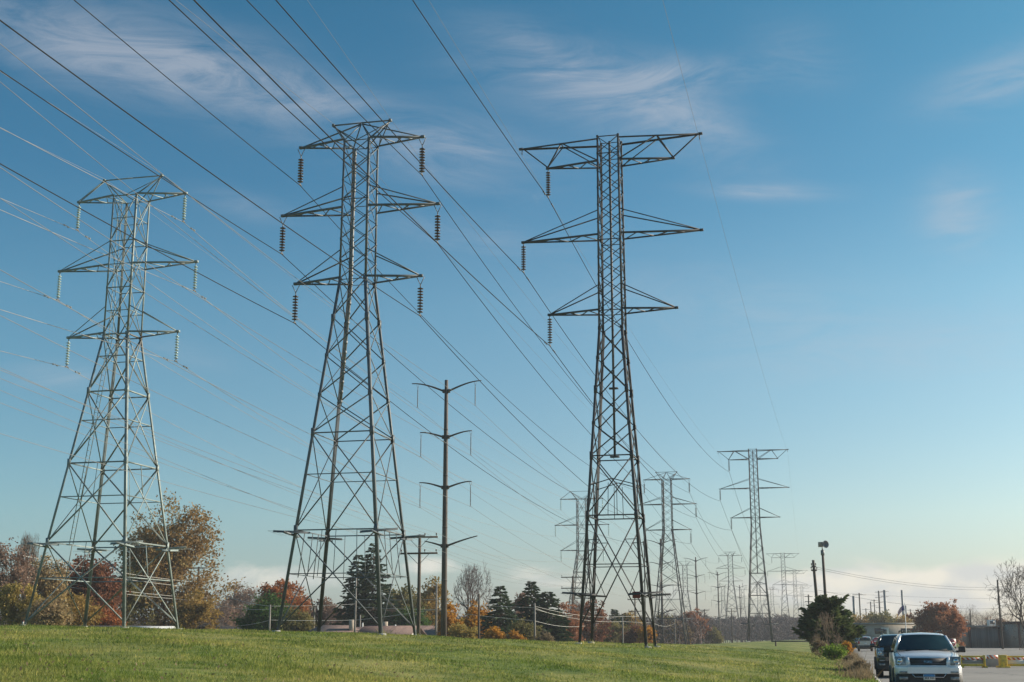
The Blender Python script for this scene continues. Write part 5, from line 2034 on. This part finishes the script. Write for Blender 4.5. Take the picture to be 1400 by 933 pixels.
        mm.box((s * (w + .01), 1.36, 1.30), (.16, .06, .06))
        mo = mm.build('wing_mirror', M_TRIM if paint is not M_BLACKP else paint, root)
        bevel(mo, .025, 2)
        # wheels
        for yw in (.92, L - .95):
            wh_ = empty('wheel', (s * (w - .13), yw, .37), 0)
            wh_.parent = root
            wt = MB()
            wt.lathe([(.20, -.11), (.35, -.12), (.37, -.08), (.37, .08), (.35, .12), (.20, .11)], 24, ax='x')
            wt.build('tyre', M_TYRE, wh_, smooth=True)
            wr = MB()
            wr.lathe([(0, s * .09), (.06, s * .10), (.16, s * .085), (.21, s * .105), (.23, s * .09), (.23, 0)], 18, ax='x')
            wr.build('rim', M_CHROME, wh_, smooth=True)
        # wheel arch
        for yw in (.92, L - .95):
            ar = MB()
            an = np.linspace(radians(-12), radians(192), 13)
            ar.tube([(s * (w + .005), yw + .45 * cos(a), .37 + .45 * sin(a)) for a in an], .035, 5)
            ar.build('wheel_arch', lower, root)
    box_part('sill', (0, L / 2, .36), (width * .97, L * .86, .16), M_TRIM, root)
    # ---------------- front
    if front:
        bmp = loft('bumper', [np.array([(x, y, z) for x, z in ((-hw_, za), (-hw_, zc), (hw_, zc), (hw_, za))]) for hw_, y, za, zc in
                              ((w * .62, -.12, .70, .88), (w * .90, -.06, .69, .89), (w * 1.0, .10, .69, .90), (w * 1.01, .45, .69, .90))], paint, smooth=False)
        bevel(bmp, .025, 3)
        lo = loft('lower_bumper', [np.array([(x, y, z) for x, z in ((-hw_, za), (-hw_, zc), (hw_, zc), (hw_, za))]) for hw_, y, za, zc in
                                   ((w * .62, -.07, .36, .69), (w * .90, -.02, .34, .69), (w * .99, .12, .32, .69), (w * 1.0, .45, .32, .69))], lower, smooth=False)
        bevel(lo, .03, 2)
        # grille
        gr = MB()
        gr.hexa([(-.49, -.02, .90), (.49, -.02, .90), (.49, .09, .90), (-.49, .09, .90), (-.53, .03, 1.13), (.53, .03, 1.13), (.53, .12, 1.13), (-.53, .12, 1.13)])
        g = gr.build('grille', M_TRIM, root)
        sl = MB()
        for k in range(5):
            z = .935 + k * .042
            y = -.03 + (z - .90) * .22
            sl.box((0, y, z), (1.0, .025, .013))
        sl.build('slat', M_FIT if paint is not M_SILVER else mat('grille_slat', (.16, .17, .2), (.12, .13, .15), 4, .35, .5), g)
        fr = MB()
        for s in (-1, 1):
            fr.hexa([(s * .525 - .05, -.035, .89), (s * .525 + .05, -.035, .89), (s * .525 + .05, .06, .89), (s * .525 - .05, .06, .89),
                     (s * .565 - .04, .015, 1.15), (s * .565 + .04, .015, 1.15), (s * .565 + .04, .10, 1.15), (s * .565 - .04, .10, 1.15)])
        fr.hexa([(-.53, -.035, .885), (.53, -.035, .885), (.53, .06, .885), (-.53, .06, .885), (-.53, -.033, .925), (.53, -.033, .925), (.53, .06, .925), (-.53, .06, .925)])
        fr.build('grille_surround', paint, g)
        if lettering:
            text_part('lettering', lettering, .09, M_CHROME, g, (0, -.035, 1.02), (pi / 2 - .2, 0, 0))
        for s in (-1, 1):
            hl = MB()
            hl.hexa([(s * .75 - .145, -.01, .925), (s * .75 + .145, .05, .925) if s > 0 else (s * .75 + .145, -.01, .925), (s * .75 + .145, .2, .925), (s * .75 - .145, .2, .925),
                     (s * .765 - .145, .05, 1.17), (s * .765 + .145, .05, 1.17), (s * .765 + .145, .25, 1.17), (s * .765 - .145, .25, 1.17)])
            h = hl.build('headlight', M_LAMP, root)
            bevel(h, .02, 2)
            bb = MB()
            bb.lathe([(0, .02), (.06, .012), (.075, -.01), (.08, 0)], 14, (s * .77, -.0, 1.05), ax='-y')
            bb.lathe([(0, .02), (.035, .012), (.045, -.01)], 12, (s * .80, -.02, .965), ax='-y')
            bb.build('reflector', M_CHROME, h)
            fl = box_part('fog_lamp', (s * .70, -.075, .565), (.24, .05, .09), M_LAMP, root, .015)
            box_part('bumper_slot', (s * .70, -.10, .735), (.22, .05, .055), M_LAMP, root, .01)
        it = MB()
        it.hexa([(-.36, -.115, .60), (.36, -.115, .60), (.36, -.02, .60), (-.36, -.02, .60), (-.44, -.11, .685), (.44, -.11, .685), (.44, -.02, .685), (-.44, -.02, .685)])
        it.build('air_intake', M_TRIM, root)
        tr_ = MB()
        tr_.tube([(-.47, -.125, .70), (-.39, -.14, .60), (.39, -.14, .60), (.47, -.125, .70)], .014, 5)
        tr_.build('intake_trim', M_CHROME if paint is M_SILVER else M_TRIM, root)
        for s in (-1, 1):
            gp = MB()
            gp.tube([(s * w * .80, .12, 1.20), (s * w * .86, .55, 1.265), (s * w * .86, 1.1, 1.345)], .008, 4)
            gp.build('bonnet_gap', M_TRIM, body)
        if plate:
            pl_ = box_part('number_plate', (0, -.135, .60), (.32, .02, .16), M_WHITE, root)
            box_part('plate_band', (0, -.147, .645), (.30, .006, .06), mat('plate_blue', (.06, .22, .45), (.08, .26, .5), 3, .5), pl_)
            mb = MB()
            for k, x in enumerate((-.11, -.07, -.03, .04, .08, .12)):
                mb.box((x, -.147, .575), (.022, .005, .045))
            mb.build('plate_mark', M_FIT, pl_)
    else:
        pass
    return root


def rear_end(root, w, L):
    tg = MB()
    tg.hexa([(-w * .80, L - .26, 1.34), (w * .80, L - .26, 1.34), (w * .80, L - .16, 1.34), (-w * .80, L - .16, 1.34), (-w * .62, L - .36, 1.68), (w * .62, L - .36, 1.68), (w * .62, L - .21, 1.68), (-w * .62, L - .21, 1.68)])
    tg.build('rear_window', M_CARGLASS, root)
    for s in (-1, 1):
        t = MB()
        t.box((s * w * .84, L - .07, 1.10), (.22, .14, .32))
        t.build('tail_light', M_TAIL, root)
    box_part('brake_light', (0, L - .2, 1.72), (.4, .05, .05), M_TAIL, root)
    box_part('rear_bumper', (0, L + .02, .58), (w * 1.9, .2, .34), M_TRIM, root, .03)
    box_part('number_plate', (0, L + .0, .95), (.32, .03, .16), M_WHITE, root)


def road_pt(u, t, z=0.0):
    x, y = xy(u, t)
    return (x, y, z)


# silver vehicle: front centre at photo x 1266
c1_ = at(1266.5, 872, 38.8)
suv(M_SILVER, (c1_[0], c1_[1], 0), -PHI, 'silver off-road car parked facing the camera, nearest on the road', lettering='FORD', width=1.84)
c2_ = at(1227, 872, 58.5)
suv(M_BLACKP, (c2_[0], c2_[1], 0), -PHI, 'black car parked behind the silver one', width=1.80, plate=False)
c3_ = at(1182.5, 872, 171)
r3 = suv(M_GREYP, (c3_[0] - sin(PHI) * 4.6, c3_[1] - cos(PHI) * 4.6, 0), -PHI, 'pale grey car driving away near the low building, red tail lights', front=False, plate=False)
# it faces away: turn it round about its own middle
r3.rotation_euler = (0, 0, -PHI + pi)
r3.location = (c3_[0] + sin(PHI) * 4.75, c3_[1] + cos(PHI) * 4.75, 0)
rear_end(r3, .93, 4.75)
c4_ = at(1166, 872, 185)
suv(M_BLACKP, (c4_[0], c4_[1], 0), -PHI, 'dark car parked far off, left of the pale grey one', width=1.8, plate=False)
# ------------------------------------------------------------------ grass blades
def grass():
    rng = np.random.default_rng(11)
    N = 330000
    # distance from the viewer, denser near
    Y = 15 + 100 * rng.random(N) ** 1.9
    px = rng.uniform(-60, 1240, N)
    X = (px - 700) / PXM * Y
    u, t = ut(X, Y)
    ok = (KERB - u > 0.02)
    X, Y, u, t = X[ok], Y[ok], u[ok], t[ok]
    z = ground_ut(u, t)
    n = len(X)
    patch = .5 + .5 * np.sin(u * .8 + 2 * np.sin(t * .31)) * np.sin(t * .6 + 1.3 * np.sin(u * .47))
    edge = np.exp(-np.clip(KERB - u, 0, 9) / .5) * (t < 130)
    hgt = rng.gamma(4, .0105, n) * (.7 + .7 * patch) + edge * rng.random(n) * .22
    for T_, sp in ((tL, spec_left), (tM, spec_mid), (tR, spec_right)):
        hb = sp['width'][0][1]
        for sx in (-1, 1):
            for sy in (-1, 1):
                q = to_world(T_.location, np.array([sx * hb, sy * hb, 0]))
                hgt += np.exp(-((X - q[0]) ** 2 + (Y - q[1]) ** 2) / .5) * rng.random(n) * .35
    wd = np.maximum(.004, Y * .00030) * rng.uniform(.7, 1.4, n)
    a = rng.uniform(0, 2 * pi, n)
    dx, dy = np.cos(a) * wd, np.sin(a) * wd
    lx, ly = rng.normal(size=n) * hgt * .45, rng.normal(size=n) * hgt * .45
    V = np.stack([np.stack([X - dx, Y - dy, z - .01], -1), np.stack([X + dx, Y + dy, z - .01], -1), np.stack([X + lx, Y + ly, z + hgt], -1)], 1)
    mb = MB()
    mb.tris(V)
    o = mb.build('grass', M_BLADE)
    tag(o, 'short mown grass blades and seed heads covering the field', 'grass', kind='stuff')


grass()


def weeds():
    rng = np.random.default_rng(12)
    n = 9000
    t = rng.uniform(52, 135, n)
    u = KERB - .1 - np.abs(rng.normal(size=n)) * .55
    x, y = xy(u, t)
    z = ground_ut(u, t)
    h_ = rng.gamma(3, .10, n) * np.exp(-(KERB - u) / 1.1)
    a = rng.uniform(0, 2 * pi, n)
    w_ = .022
    V = np.stack([np.stack([x - np.cos(a) * w_, y - np.sin(a) * w_, z - .02], -1), np.stack([x + np.cos(a) * w_, y + np.sin(a) * w_, z - .02], -1),
                  np.stack([x + rng.normal(size=n) * h_ * .4, y + rng.normal(size=n) * h_ * .4, z + h_ + .05], -1)], 1)
    mb = MB()
    mb.tris(V)
    tag(mb.build('kerb_weeds', LM_DRY), 'dry straggling weeds along the kerb', 'weeds', kind='stuff')


weeds()

# fallen leaves on the grass
rng = np.random.default_rng(21)
n = 1500
Y = 16 + 75 * rng.random(n) ** 1.5
X = (rng.uniform(-40, 1180, n) - 700) / PXM * Y
u, t = ut(X, Y)
ok = KERB - u > .3
C = np.stack([X, Y, ground_ut(u, t) + .06], -1)[ok]
mb = MB()
mb.quads(leaf_quads(rng, C, .045) * 1.0)
tag(mb.build('fallen_leaves', LM_DRY), 'pale fallen leaves scattered over the grass', 'fallen leaves', kind='stuff')

# ------------------------------------------------------------------ haze: autumn air
hz = MB()
hz.box((150, 640, 22), (1900, 1500, 52))
ho = hz.mesh('haze')
hm = bpy.data.materials.new('haze_air')
hm.use_nodes = True
nt = hm.node_tree
nt.nodes.clear()
out = nt.nodes.new('ShaderNodeOutputMaterial')
pv = nt.nodes.new('ShaderNodeVolumePrincipled')
pv.inputs['Color'].default_value = (0.86, 0.90, 0.97, 1)
pv.inputs['Density'].default_value = 0.00028
pv.inputs['Anisotropy'].default_value = 0.0
nt.links.new(pv.outputs[0], out.inputs['Volume'])
ho.materials.append(hm)
hob = bpy.data.objects.new('haze', ho)
col.objects.link(hob)
tag(hob, 'thin pale haze in the autumn air over the field', 'haze', kind='stuff')
